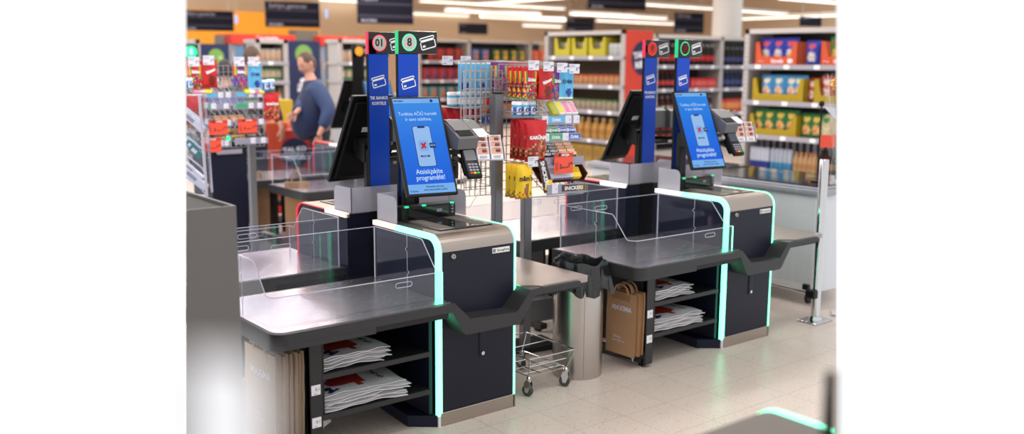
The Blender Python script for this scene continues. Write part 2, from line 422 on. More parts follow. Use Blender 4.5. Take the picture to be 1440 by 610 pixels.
    mb.tube([tuple(MM @ Vector(p)) for p in ((-.08, .045, -.06), (-.03, .06, -.075), (.02, .06, -.12), (.07, .05, -.13))], .003, BLACK, 6)
    B(mb, 'cable', mon)
    mb = MB().box(.15, .21, .51, .55, TT+.001, 1.24, BLACK, .006)
    mb.prism([(.40, 1.20), (.45, 1.30), (.535, 1.26), (.535, 1.17)], .145, .215, 'x', BLACK)
    B(mb, 'monitor_stalk')
    # sign pole -----------------------------------------------------
    px0, px1, py0, py1 = .148, .270, .5624, .580
    mb = MB().box(px0, px1, py0+.0008, py1, .30, 1.738, BLACKM)
    pole = B(mb, 'sign_pole')
    fy = -py1 if flip else py0                      # side looking out of the row
    def bx(name, x0, x1, d0, d1, z0, z1, m, parent, label=None):
        return MB().box(x0, x1, fy+d0, fy+d1, z0, z1, m).build(name, parent, False, label)
    if sticker:
     st = bx('sign_sticker', px0+.003, px1, -.0015, -.0002, 1.022, 1.737, BLUE, pole, 'blue bank card only notice')
     mb = MB(); M = art(None, ((px0+px1)/2+.001, fy-.0025, 1.596)); card_icon(mb, .082, WHITE, M @ Matrix.Rotation(R(14), 4, 'Z'))
     put_text(mb, 'TIK BANKO', .0225, WHITE, art(None, ((px0+px1)/2+.001, fy-.0025, 1.510)), bold=.0006, sx=.9)
     put_text(mb, 'KORTELE', .0225, WHITE, art(None, ((px0+px1)/2+.001, fy-.0025, 1.482)), bold=.0006, sx=.9)
     mb.build('sticker_lettering', st)
    sb = MB().box(px0, px0+.238, fy-.004, fy+.018, 1.738, 1.852, GLOSSB, .006, seg=2).build('number_box', pole, False, 'black glossy number box')
    ringm, diskm, digm, edgem = num_style
    mb = MB().box(px0-.0015, px0+.004, fy-.005, fy+.019, 1.7375, 1.8525, edgem); mb.build('edge_lamp', sb, False, 'glowing edge of the number box')
    mb = MB(); M = art(None, (px0+.068, fy-.0052, 1.795))
    flat(mb, disc(.043), ringm, M); flat(mb, disc(.0385), diskm, M, .0006)
    put_text(mb, number, .056 if len(number) == 1 else .052, digm, M @ Matrix.Translation((0, 0, .0014)), bold=.0016, flipx=flip)
    card_icon(mb, .092, WHITE, art(None, (px0+.178, fy-.0055, 1.796)) @ Matrix.Rotation(R(14), 4, 'Z'))
    mb.build('number_sign', sb)
    # printers, card terminal ----------------------------------------
    mb = MB().box(.19, .215, .53, .56, 1.215, 1.245, BLACK); mb.box(.20, .54, .50, .525, 1.225, 1.25, BLACK); mb.box(.20, .47, .50, .52, 1.165, 1.185, BLACK)
    B(mb, 'bracket_arm')
    def printer(x0, x1, y0, zt, nm):
        mb = MB().prism([(y0, zt-.135), (y0-.012, zt-.080), (y0+.010, zt-.066), (y0+.085, zt-.022), (y0+.12, zt-.004), (y0+.16, zt), (y0+.20, zt-.02), (y0+.20, zt-.135)], x0, x1, 'x', mat('printer_body', (92, 91, 94), .42))
        mb.prism([(y0+.040, zt-.042), (y0+.12, zt+.004), (y0+.16, zt+.006), (y0+.16, zt-.01), (y0+.05, zt-.05)], x0+.012, x1-.010, 'x', mat('printer_grey', (104, 103, 106), .4))
        pr = B(mb, 'receipt_printer', label=nm)
        mb = MB().prism([(y0+.004, zt-.066), (y0+.040, zt-.043), (y0+.044, zt-.049), (y0+.012, zt-.075)], x0+.020, x1-.016, 'x', BLACKM); B(mb, 'paper_slot', pr)
        mb = MB().box(x0+.035, x0+.062, y0+.135, y0+.147, zt+.005, zt+.0075, TAGW); mb.box(x1-.012, x1-.008, y0+.06, y0+.068, zt+.001, zt+.005, GREEND); B(mb, 'sticker', pr)
        return pr
    printer(.335, .455, .31, 1.405, 'dark grey receipt printer')
    pr = printer(.462, .552, .34, 1.400, 'dark grey coupon printer')
    mb = MB().prism([(.326, 1.325), (.384, 1.361), (.384, 1.364), (.326, 1.328)], .478, .546, 'x', WHITE); B(mb, 'paper', pr, 'white paper strip coming out')
    mb = MB().lathe([(.045, 0), (.045, .008), (.013, .012), (.013, 1.09)], CHROME, (.525, .605, 0), 14)
    mb.lathe([(.018, 1.085), (.020, 1.10), (.020, 1.16), (.017, 1.17), (.017, 1.27)], BLACK, (.525, .605, 0), 14)
    B(mb, 'terminal_post')
    TM = Matrix.Translation((.392, .27, 1.212)) @ Matrix.Rotation(R(-12), 4, 'Z') @ Matrix.Rotation(R(-38), 4, 'X')
    mb = MB().box(-.040, .040, 0, .030, -.090, .090, BLACK, .010, TM, 2); mb.box(-.033, .033, .03, .07, -.05, .06, BLACKM, .01, TM)
    mb.tube([tuple(TM @ Vector((0, .06, 0))), (.45, .42, 1.19), (.525, .605, 1.2)], .014, BLACK, 8)
    ct = B(mb, 'card_terminal')
    mb = MB().box(-.030, .030, -.002, .0, .005, .066, mat('terminal_screen', (62, 66, 76), .2), 0, TM); mb.box(-.016, .016, -.002, 0, .073, .080, REDC, 0, TM); B(mb, 'terminal_screen', ct)
    mb = MB()
    for r_ in range(4):
        for c_ in range(3):
            m = TAGG if r_ < 3 else (paint(225, 60, 40), paint(235, 200, 50), paint(60, 190, 80))[c_]
            mb.box(-.026+c_*.018, -.011+c_*.018, -.004, .0, -.024-r_*.0165, -.013-r_*.0165, m, .0015, TM)
    B(mb, 'keypad', ct, 'grey keys with red yellow and green last row')
    mb = MB(); HM = Matrix.Translation((.528, .300, 1.272)) @ Matrix.Rotation(R(-14), 4, 'Z') @ Matrix.Rotation(R(-16), 4, 'X')
    mb.box(-.078, .078, .012, .016, -.062, .066, BLACK, 0, HM); mb.box(-.078, .078, -.004, .012, -.066, -.062, ACRE, 0, HM)
    for x in (-.078, -.001, .076): mb.box(x, x+.0025, -.004, .012, -.062, .045, ACRE, 0, HM)
    B(mb, 'coupon_holder')
    root['_hold'] = 0
    # basket tray and side shelf --------------------------------------
    up = [(-.012, TZ-.001), (.017, TZ-.003), (.105, .537), (.372, .522), (.385, .528), (.468, .618), (.535, TZ-.002)]
    dn = [(.535, .588), (.492, .586), (.408, .470), (.392, .460), (.082, .462), (.068, .472), (.005, .580), (-.012, .580)]
    mb = MB().prism(up+dn, -.114, .0, 'y', CHAR); B(mb, 'basket_tray', label='charcoal basket tray dipping across the front')
    mb = MB().prism([(.5448, -.09), (.86, -.09), (.8884, -.065), (.8884, .565), (.47, .565), (.47, -.03), (.515, -.06)], .600, TZ, 'z', STEELD)
    sh_ = B(mb, 'side_shelf', label='steel side shelf')
    mb = MB().box(.492, .80, -.105, -.088, .586, .614, CHAR); mb.box(.49, .80, -.09, .555, .574, .600, CHARD)
    mb.prism([(.535, -.112), (.5448, -.112), (.5448, -.088), (.535, -.088)], .588, TZ, 'z', CHAR)
    B(mb, 'shelf_frame', sh_)
    # bagging table ----------------------------------------------------
    def tabout(x0, y0, x1, y1, r):
        p = [(x1, y0), (x1, y1), (x0, y1)]
        for k in range(7): t = R(180+90*k/6); p.append((x0+r+r*math.cos(t), y0+r+r*math.sin(t)))
        return p
    mb = MB().prism(tabout(-.862, -.128, -.001, .577, .06), .586, TZ, 'z', CHAR); mb.prism(tabout(-.862, -.126, -.40, .577, .06), .556, .586, 'z', CHAR); mb.prism(tabout(-.40, -.118, -.02, .577, .01), .560, .586, 'z', CHARD)
    tb = B(mb, 'bagging_table', label='charcoal bagging table frame')
    mb = MB().prism(tabout(-.848, -.104, -.002, .56, .05), TZ, TZ+.002, 'z', STEELT); B(mb, 'table_top', tb, 'brushed steel table top')
    mb = MB().box(-.645, -.628, .02, .52, .10, .556, CHARD); B(mb, 'side_panel', tb)
    mb = MB().box(-.645, -.588, .012, .045, .02, .556, CHAR, .002); mb.box(-.645, -.588, .03, .50, .02, .055, CHAR, .002); mb.box(-.630, -.603, .05, .08, .0, .02, BLACK); mb.box(-.630, -.603, .42, .46, .0, .02, BLACK)
    lg = B(mb, 'leg', tb)
    for z in (.31, .165):
        mb = MB(); mb.box(-.641, -.598, .0105, .0125, z-.019, z+.026, WHITE); put_text(mb, '0,1', .018, INK, art(SXM, (-.612 if not flip else .612, .0095, z+.006)))
        put_text(mb, 'kaina', .007, INK, art(SXM, (-.622 if not flip else .622, .0095, z-.013)))
        B(mb, 'price_label', lg, 'small white price label')
    for z in (.372, .190):
        mb = MB().box(-.588, -.030, .02, .50, z-.008, z, CHARD); mb.box(-.588, -.030, .012, .024, z-.022, z+.001, CHAR)
        B(mb, 'shelf', tb)
    mb = MB().box(-.588, -.02, .50, .515, .12, .556, BLACKM); B(mb, 'back_panel', tb); mb = MB().box(-.030, -.012, .03, .515, .06, .556, NAVY); B(mb, 'inner_panel', tb); mb = MB().box(-.592, -.578, .014, .05, .17, .556, CHARD); B(mb, 'upright', tb)
    # acrylic guards ----------------------------------------------------
    g0, g1, gt, gl = -.062, .530, .888, .762
    mb = MB(); zt = TZ+.004
    mb.quad((-.838, g1, zt), (-.022, g1, zt), (-.022, g1, gt), (-.838, g1, gt), ACR)
    mb.quad((-.800, g0, zt), (-.016, g0, zt), (-.016, g0, gl), (-.800, g0, gl), ACR)
    side = [(g1, zt), (g1, gt), (.115, gt), (.10, gt-.006), (.005, gl+.012), (-.01, gl), (g0, gl), (g0, zt)]
    cn = [(-.838, g0+.035), (-.832, g0+.015), (-.820, g0+.004), (-.80, g0)]
    for x in (-.838, -.014):
        s2 = [(max(y, g0+.035) if x < -.5 else y, z) for y, z in side]
        mb.add([(x, y, z) for y, z in s2], [list(range(len(s2)))], ACR)
    for (xa, ya), (xb, yb) in zip(cn, cn[1:]): mb.quad((xa, ya, zt), (xb, yb, zt), (xb, yb, gl), (xa, ya, gl), ACR)
    ag = B(mb, 'acrylic_guard', label='clear acrylic guard around the table')
    mb = MB(); e = .0022
    mb.tube([(-.838, g1, zt), (-.838, g1, gt)], .004, ACRE, 6); mb.tube([(-.018, g1, zt), (-.018, g1, gt)], .004, ACRE, 6)
    mb.rod((-.838, g1, gt), (-.018, g1, gt), e, ACRE)
    for x in (-.838, -.014):
        s2 = [(x, max(y, g0+.035) if x < -.5 else y, z) for y, z in side[1:7]]; mb.tube(s2, e, ACRE, 5)
    mb.tube([(xa, ya, gl) for xa, ya in cn]+[(-.016, g0, gl)], e, ACRE, 5); mb.rod((-.016, g0, zt), (-.016, g0, gl), .0035, ACRE if light == 'red' else GREEN)  # acrylic corner by a green strip glows mint, strip light put into its colour
    for x, yy0 in ((-.838, .235), (-.014, .235)):
        mb.tube([(x, yy0, zt), (x, yy0, zt+.07), (x, yy0-.012, zt+.075), (x, yy0-.012, zt+.085), (x, yy0, zt+.09), (x, yy0, zt+.18), (x, yy0+.012, zt+.185), (x, yy0+.012, zt+.195), (x, yy0, zt+.2), (x, yy0, gt)], .0016, ACRE, 4)
    for x, z, y, w_ in ((-.22, gl-.030, g0, .085), (-.52, gt-.045, g1, .10), (-.72, gt-.03, g1, .085)):
        mb.tube([(x+a, y-.001, z+b) for a, b in rrect(w_, .022, .011, 4)], .0016, ACRE, 4, closed=True)
    B(mb, 'guard_edge', ag)
    return root
SCREEN = mat('screen_blue', (22, 112, 226), .3, emit=.9, noise=.0)
def _grad():
    nt = SCREEN.node_tree; b = nt.nodes['Principled BSDF']; b.inputs['Base Color'].default_value = (.0, .0, .0, 1); b.inputs['Specular IOR Level'].default_value = .15
    tc = nt.nodes.new('ShaderNodeTexCoord'); sp = nt.nodes.new('ShaderNodeSeparateXYZ'); rp = nt.nodes.new('ShaderNodeValToRGB')
    nt.links.new(tc.outputs['Generated'], sp.inputs[0]); nt.links.new(sp.outputs['Z'], rp.inputs[0]); nt.links.new(rp.outputs[0], b.inputs['Emission Color'])
    rp.color_ramp.elements[0].color = (*lin((14, 92, 226)), 1); rp.color_ramp.elements[1].color = (*lin((38, 140, 235)), 1)
    e = rp.color_ramp.elements.new(.6); e.color = (*lin((24, 118, 232)), 1)
_grad()
def em(name, rgb, s=.95):
    m = mat(name, rgb, .5, emit=s, noise=0, spec=.1); m.node_tree.nodes['Principled BSDF'].inputs['Base Color'].default_value = (0, 0, 0, 1); return m
SCRL = em('screen_pale_blue', (120, 178, 240)); SCRP = em('screen_phone', (150, 190, 240)); SCRW = em('screen_white', (205, 232, 255)); SCRD = em('screen_navy', (28, 60, 120)); SCRB = em('screen_mid', (90, 140, 205)); SCRR = em('screen_red', (205, 35, 40))
KX, KY, KD, KYB = 2.3932, 3.5376, 2.0622, 4.950
GREYD = mat('pale_disk', (178, 176, 172), .3, emit=.15, noise=0); DARKN = mat('dark_digit', (22, 20, 20), .5, noise=0)
REDDISK = em('red_disk', (225, 70, 55), .8); MAROON = em('maroon_disk', (120, 40, 35), .6); ORDISK = em('orange_disk', (238, 160, 50), .9)
K8 = kiosk('nearest self-checkout with blue touch screen, sign 8 and green lights', KX, KY, False, '8', (GREEND, GREYD, DARKN, EDGEG))
K7 = kiosk('self-checkout behind the waste bin with sign 7 and green lights', KX+KD, KY, False, '7', (GREEND, MAROON, DARKN, EDGEG), rear='white')
K10 = kiosk('self-checkout back to back with the nearest one, sign 10, red light strip', KX-.012, KYB, True, '10', (REDD, GREYD, DARKN, EDGER), light='red')
K9 = kiosk('self-checkout back to back with unit 7, sign 9, red light strip', KX+KD-.012, KYB, True, '9', (REDD, REDDISK, DARKN, EDGER), light='red', rear='white')
KF1 = kiosk('far self-checkout beyond the snack rack, its front towards the camera', 4.37, 7.26, False, '11', (GREEND, ORDISK, ORANGEL, BLACK), sticker=False)
KF2 = kiosk('far self-checkout the man in the vest is using, orange lit number', 4.37, 8.67, True, '12', (ORANGEL, ORDISK, ORANGEL, BLACK), light='red', sticker=False)
# coupon cards standing in the clear holders
def coupons(root, where):
    mb = MB(); w, h = .066, .064
    mb.add([(-w/2, 0, -h/2), (w/2, 0, -h/2), (w/2, 0, h/2), (-w/2, 0, h/2)], [(0, 1, 2, 3)], WHITE)
    flat(mb, rrect(w*.9, h*.52, .004, 2, 0, h*.17), paint(226, 168, 150), art(None, (0, -.0006, 0)))
    flat(mb, rrect(w*.4, h*.26, .004, 2, w*.1, h*.18), paint(120, 70, 66), art(None, (0, -.0012, 0)))
    put_text(mb, 'KUPONAS', .009, INK, art(None, (0, -.0018, h*.40)))
    for k in range(9): mb.add([(-.02+k*.0045, -.001, -h*.42), (-.0185+k*.0045, -.001, -h*.42), (-.0185+k*.0045, -.001, -h*.2), (-.02+k*.0045, -.001, -h*.2)], [(0, 1, 2, 3)], INK)
    me = mb.mesh('coupon_card')
    names = ['upper', 'middle', 'lower']
    for c_ in range(2):
        for r_ in range(3):
            o = bpy.data.objects.new('coupon_card', me); col.objects.link(o)
            HM = Matrix.Translation(root.location) @ Matrix.Translation((.528, .300, 1.272)) @ Matrix.Rotation(R(-14), 4, 'Z') @ Matrix.Rotation(R(-16), 4, 'X')
            o.matrix_world = HM @ Matrix.Translation((-.038+c_*.076, .009-r_*.004, .034-r_*.031))
            tag(o, 'small pink coupon card, %s %s in the holder on %s' % (names[r_], ('left', 'right')[c_], where), 'coupon card', 'coupon cards in the clear holders')
coupons(K8, 'the nearest self-checkout'); coupons(K7, 'the self-checkout by the bin')
# ------------------------------------------------------------------ folded shopping bags on the shelves
BAGW = mat('white_plastic_bag', (226, 224, 228), .38, spec=.4, noise=.03, scale=25, bump=.25)
BAGR = mat('red_bag_print', (176, 52, 44), .5, noise=.35, scale=120); BAGN = mat('navy_bag_print', (38, 42, 86), .5)
def folded_bag(i, wd, dp, th, seed, printed):
    rnd = random.Random(seed); mb = MB(); nx, ny = 14, 10; vs = []; a, b = rnd.random()*6, rnd.random()*6
    def hz(x, y): return .004*math.sin(7*x+a)*math.cos(5*y+b) + .0025*math.sin(19*x+11*y+b)
    for top in (0, 1):
        for j in range(ny+1):
            for k in range(nx+1):
                u, v = k/nx-.5, j/ny-.5
                e = (1-abs(2*u)**6)*(1-abs(2*v)**6)
                x = u*wd*(1+.02*math.sin(9*v+a)); y = v*dp*(1+.03*math.sin(7*u+b))
                z = th*(.5+(.5 if top else -.5)*(.25+.75*e)) + hz(u, v) - .016*max(0, 2*abs(u)-.55)*(1 if u > 0 else .6)
                vs.append((x, y, z))
    n1 = (nx+1)*(ny+1); fs = []
    for t in (0, 1):
        for j in range(ny):
            for k in range(nx):
                q = t*n1+j*(nx+1)+k; fs.append((q, q+1, q+nx+2, q+nx+1))
    def mf(q):
        if not printed or q < nx*ny: return BAGW
        q -= nx*ny; k, j = q % nx, q//nx
        u, v = (k+.5)/nx-.5, (j+.5)/ny-.5
        if ((u+.04)/.24)**2+((v+.16)/.2)**2+.25*math.sin(17*u+9*v) < 1: return BAGR
        return BAGW
    rim = []
    for j in range(ny): rim += [(j*(nx+1), (j+1)*(nx+1)), (j*(nx+1)+nx, (j+1)*(nx+1)+nx)]
    for k in range(nx): rim += [(k, k+1), (ny*(nx+1)+k, ny*(nx+1)+k+1)]
    ns = len(fs)
    fs += [(p, q, q+n1, p+n1) for p, q in rim]
    mb.add(vs, fs, BAGW, True, None, lambda q: mf(q) if q < ns else BAGW)
    if printed:
        put_text(mb, 'M', .085, BAGN, Matrix.Translation((-wd*.33, -dp*.40, th+.004)) @ Matrix.Rotation(R(-62), 4, 'Z'), bold=.004)
        for q in range(3): put_text(mb, 'MA', .03, BAGN, Matrix.Translation((wd*.30, dp*(-.30+.13*q), th+.003)) @ Matrix.Rotation(R(-70), 4, 'Z'), bold=.001)
    return mb
def bag_stack(root, uname, shelf, zs, n, xo, wd, dp, seed):
    for i in range(n):
        rnd = random.Random(seed*31+i); pr = (i == n-1)
        mb = folded_bag(i, wd*rnd.uniform(.94, 1.02), dp*rnd.uniform(.95, 1.0), .012, seed*17+i, pr)
        o = mb.build('folded_shopping_bag', None, angle=60)
        o.location = (root.location.x+xo+rnd.uniform(-.018, .018), root.location.y+.228+rnd.uniform(-.014, .012), zs+.004+i*.0105); o.rotation_euler = (0, 0, R(rnd.uniform(-3, 3)))
        lay = 'topmost' if pr else ('bottommost' if i == 0 else '%s from the bottom' % ORD[i])
        tag(o, 'folded white shopping bag, %s on the %s shelf, %s%s' % (lay, shelf, uname, ', red print' if pr else ''), 'shopping bag', 'folded shopping bags on the %s shelf of %s' % (shelf, uname))
for root, un, sd in ((K8, 'the nearest checkout', 1), (K7, 'checkout 7', 2)):
    bag_stack(root, un, 'upper', .372, 6, -.425, .36, .40, sd)
    bag_stack(root, un, 'lower', .190, 7, -.372, .45, .42, sd+5)
def crumpled(root, un):
    mb = MB(); vs = []; nx, nz = 10, 8; rnd = random.Random(5)
    for k in range(nz+1):
        for i in range(nx+1):
            u, v = i/nx, k/nz
            vs.append((-.69+.02*math.sin(9*u+3*v)+.24*u+.02*v, .10+.12*u+.014*math.sin(14*u+5*v), .170-.15*v*(1-.35*abs(math.sin(5*u)))+.006*math.sin(11*u)))
    mb.add(vs, [(k*(nx+1)+i, k*(nx+1)+i+1, (k+1)*(nx+1)+i+1, (k+1)*(nx+1)+i) for k in range(nz) for i in range(nx)], BAGW, True)
    o = mb.build('loose_plastic_bag'); o.location = root.location
    tag(o, 'crumpled white plastic bag hanging under the lower shelf of %s' % un, 'plastic bag', 'loose bags below the tables')
crumpled(K8, 'the nearest checkout'); crumpled(K7, 'checkout 7')
# ------------------------------------------------------------------ paper carrier bags hanging at the table ends
PAPER = mat('brown_paper', (176, 138, 104), .7, spec=.2, noise=.06, scale=12, bump=.1); PAPERD = mat('brown_paper_fold', (150, 114, 84), .7, spec=.2); PAPERHZ = mat('hazed_paper', (190, 170, 150), .7, spec=.2, noise=.05, scale=12)  # last one: brown paper with the foreground blur's haze put into its colour
def paper_bag(pm, ht=.40, dp=.30, th=.010, text=True, handle=True):
    """a flat-folded carrier: broad face on -x, narrow gusset on -y, handles above"""
    mb = MB(); prm = [(-dp/2, 0), (dp/2, 0), (dp/2, ht), (-dp/2, ht)]
    nz = 6; vs = []; fs = []
    for k in range(nz+1):
        z = ht*k/nz; t = th*(1+.5*math.sin(PI*k/nz)); w = .002*math.sin(3*k)
        vs += [(-t/2+w, -dp/2, z), (t*.1+w, -dp/2+.012, z), (t/2+w, -dp/2, z), (t/2+w, dp/2, z), (-t/2+w, dp/2, z)]
    for k in range(nz):
        for j in range(5): fs.append((k*5+j, k*5+(j+1) % 5, (k+1)*5+(j+1) % 5, (k+1)*5+j))
    fs += [(4, 3, 2, 1, 0), tuple(nz*5+j for j in range(5))]
    mb.add(vs, fs, pm, False)
    return mb
def paper_stack(root, un, n, x0, dx, z0, yc, pm, ht, dp, cat_group, text):
    for i in range(n):
        mb = paper_bag(pm, ht, dp)
        o = mb.build('paper_carrier_bag', None); o.location = (root.location.x+x0-i*dx, root.location.y+yc+.006*math.sin(i*2.1), z0+.004*math.cos(i*3)); o.rotation_euler = (R(.6*math.sin(i*1.7)), R(1.2), R(1.5*math.sin(i)))
        mh = MB(); k = 12
        mh.tube([(-.006, .055*math.cos(PI*q/k)*-1, ht-.01+(.105 if pm == PAPERHZ else .055)*math.sin(PI*q/k)) for q in range(k+1)], .006, pm, 6)
        mh.box(-.008, -.004, -.07, .07, ht-.045, ht-.005, PAPERD if pm == PAPER else PAPERHZ); mh.build('handle', o)
        if i == n-1 and text:
            ml = MB(); M = Matrix.Translation((-.0085, 0, 0)) @ Matrix.Rotation(-PI/2, 4, 'Z')
            put_text(ml, 'MAXIMA', .05 if pm == PAPERHZ else .040, TAGW, art(M, (.01, 0, ht*.74)), bold=.001); ml.build('bag_lettering', o); ml = MB()
            put_text(ml, 'Dėkoju,', .020, TAGW, art(M, (-.02, 0, ht*.28))); put_text(ml, 'kad rūšiuoji', .020, TAGW, art(M, (-.01, 0, ht*.22)))
            ml.build('bag_lettering', o)
        lay = 'outermost' if i == n-1 else ('innermost' if i == 0 else '%s from the side panel' % ORD[i])
        tag(o, '%s paper carrier bag, %s, hanging at %s' % ('pale' if pm == PAPERHZ else 'brown', lay, un), 'paper bag', cat_group)
paper_stack(K8, 'the nearest checkout', 8, -.665, .017, .08, .20, PAPERHZ, .40, .30, 'paper bags on the nearest checkout', True)
paper_stack(K7, 'checkout 7', 4, -.660, .022, .075, .135, PAPER, .36, .22, 'paper bags on checkout 7', True)
# ------------------------------------------------------------------ waste bin
BINS = steel('bin_steel', (184, 178, 174), .3, 3, 3, .03)
LINER = mat('black_bin_liner', (30, 30, 34), .25, spec=.6, noise=.1, scale=26, bump=.6)
binr = thing('waste_bin', 'stainless steel waste bin with a black liner beside the basket trolley', 'waste bin', (3.458, 3.735, 0))
MB().lathe([(.0, .0), (.137, .0), (.137, .50), (.130, .50), (.130, .06), (0, .06)], BINS, n=48).build('body', binr)
MB().tube([(.137*math.cos(R(-118)), .137*math.sin(R(-118)), z) for z in (.01, .5)], .002, STEELD, 5).build('seam', binr)
mb = MB(); n = 96; rings = []; rnd = random.Random(3)
ph = [rnd.random()*6 for _ in range(6)]
prf = ((.118, .34), (.124, .50), (.128, .600), (.134, .640), (.141, .646), (.147, .632), (.150, .590), (.150, .545), (.149, .505), (.147, .475))
for k, (r, z) in enumerate(prf):
    row_ = []
    for j in range(n):
        t = 2*PI*j/n; w_ = max(0, (k-3)/6)
        f = (.0015+.006*w_)*(math.sin(9*t+ph[0]+k*.25)+.7*math.sin(16*t+ph[1]-k*.35)+.5*math.sin(27*t+ph[2]+k*.2))
        lobe = max(0, math.cos(t-R(-34)))**12*(w_ > 0)
        top_ = (.010*math.sin(3*t+ph[3])+.006*math.sin(7*t+ph[4]))*(k >= 2)
        hem = .014*math.sin(4*t+ph[5])*(k == 9)+.007*math.sin(9*t)*(k == 9)
        rr = r+f+lobe*.060*max(0, w_-.35)*1.5
        row_.append((rr*math.cos(t), rr*math.sin(t), z+top_+hem-lobe*.02*(k > 6)))
    rings += row_
mb.add(rings, [(k*n+j, k*n+(j+1) % n, (k+1)*n+(j+1) % n, (k+1)*n+j) for k in range(len(prf)-1) for j in range(n)], LINER, True)
mb.lathe([(0, .30), (.12, .30)], LINER, n=24)
mb.build('bin_liner', binr, angle=25, label='wrinkled black plastic liner folded over the rim')
# ------------------------------------------------------------------ wire trolley for baskets
tr = thing('basket_trolley', 'low chrome wire trolley base on castors left of the steel waste bin', 'trolley', (3.13, 3.79, 0))
mb = MB(); wx, wy = .128, .185; zb, ztp = .105, .205
bot = [(-wx, -wy, zb), (wx, -wy, zb), (wx, wy, zb), (-wx, wy, zb)]; topp = [(-wx-.02, -wy-.03, ztp), (wx+.03, -wy-.03, ztp), (wx+.03, wy, ztp), (-wx-.02, wy, ztp)]
mb.tube(bot, .0035, CHROME, 6, closed=True); mb.tube(topp, .004, CHROME, 6, closed=True)
for a, b in zip(bot, topp): mb.tube([a, b], .004, CHROME, 6)
for k in range(4): y = -wy+2*wy*(k+.5)/4; mb.tube([(-wx, y, zb), (wx, y, zb)], .003, CHROME, 5)
for k in range(2): x = -wx+2*wx*(k+1)/3; mb.tube([(x, -wy, zb), (x, wy, zb)], .003, CHROME, 5)
mb.tube([(-wx, -wy, zb+.05), (wx, -wy, zb+.05)], .003, CHROME, 5); mb.tube([(-wx-.02, 0, ztp), (wx+.03, 0, ztp)], .003, CHROME, 5)
mb.build('wire_frame', tr)
RUB = mat('grey_rubber', (62, 64, 66), .6); 
for x, y, a in ((-wx, -wy, 20), (wx, -wy, 35), (wx, wy, 10), (-wx, wy, 25)):
    M = Matrix.Translation((x, y, 0)) @ Matrix.Rotation(R(a), 4, 'Z')
    mb = MB().lathe([(.010, .075), (.014, .078), (.014, .098), (.008, .104)], CHROME, n=12, M=M)
    for s_ in (-.015, .012): mb.prism([(-.004, .024), (.014, .024), (.022, .060), (.014, .084), (-.012, .084), (-.016, .055)], s_, s_+.003, 'x', CHROME, M)
    c_ = mb.build('castor', tr)
    MW = M @ Matrix.Translation((0, .006, .0305)) @ Matrix.Rotation(PI/2, 4, 'Y')
    MB().lathe([(.006, -.012), (.026, -.012), (.030, -.007), (.030, .007), (.026, .012), (.006, .012)], RUB, n=22, M=MW).lathe([(0, -.013), (.012, -.013), (.012, .013), (0, .013)], TAGG, n=14, M=MW).build('castor_wheel', c_)
# ------------------------------------------------------------------ grey cabinet and white post at the near left
GREYC = mat('grey_laminate', (104, 100, 98), .5, spec=.3, noise=.02)
c0 = at(332, 289, Z=1.2)
gx, gy = c0.x, c0.y
cb = thing('grey_cabinet', 'grey laminate cabinet with sunken black top in front of the nearest table', 'cabinet', (gx, gy, 0))
MB().box(-.60, 0, 0, .012, .0, 1.2, GREYC).box(-.012, 0, .012, .80, 0, 1.2, GREYC).box(-.60, 0, .79, .80, .0, 1.2, GREYC).box(-.60, -.588, 0, .8, 0, 1.2, GREYC).build('body', cb)
MB().box(-.588, -.012, .012, .79, 1.165, 1.190, BLACKM).build('top', cb, False, 'black top')
pw = at(366, 505, D=.28)
BLOB = mat('white_totem', (250, 249, 252), .5, spec=.2, noise=0)
wp = MB().box(-.075, .0, -.012, .012, 0, pw.z, BLOB, .011, seg=3)
o = wp.build('white_display_post'); o.location = (pw.x, pw.y, 0); o.rotation_euler = (0, 0, math.atan2(RGT.y, RGT.x))
tag(o, 'blurred white display post right in front of the lens by the grey cabinet', 'display post')
# ------------------------------------------------------------------ foreground checkout corner, bottom right
pf = at(1075, 571, Z=.9105)
kf = thing('self_checkout', 'blurred steel top of a checkout with a mint light strip nearest the lens', 'self-checkout', (pf.x-W, pf.y+.03, 0), 0, 'self-checkout units')
mb = MB(); p = prof(-.004, .004, .5); p.append((.5, .004)); mb.prism(p, .010, W-.010, 'x', NAVY); kfc = mb.build('cabinet', kf, True)
mb = MB(); band(mb, .02, W-.014, mat('dull_steel', (112, 104, 100), .6, spec=.3), -.004, .002, .845, .5); mb.build('top_plate', kf, True, 'brushed steel rounded top')
mb = MB(); band(mb, W-.018, W+.001, GREEN, -.02, .0035, .052, .40); mb.build('light_strip', kf, True, 'glowing mint green light strip')
mb = MB(); band(mb, 0, .018, CHAR, -.02, .0035, .052, .40); mb.build('light_strip', kf, True, 'unlit strip')
pd = at(1160, 560, D=1.15)
o = MB().box(-.0, .12, -.01, .01, 0, 1.44, BLACKM, .004, seg=2).build('dark_panel'); o.location = (pd.x, pd.y, 0); o.rotation_euler = (0, 0, math.atan2(RGT.y, RGT.x))
pe = at(1176, 523, D=1.15); o.data.transform(Matrix.Identity(4))
for v in o.data.vertices:
    if v.co.z > .1: v.co.z = pe.z
    if v.co.x < .06 and v.co.z < .1: v.co.x -= .0
tag(o, 'blurred dark navy partition edge beside the nearest mint light strip', 'partition')
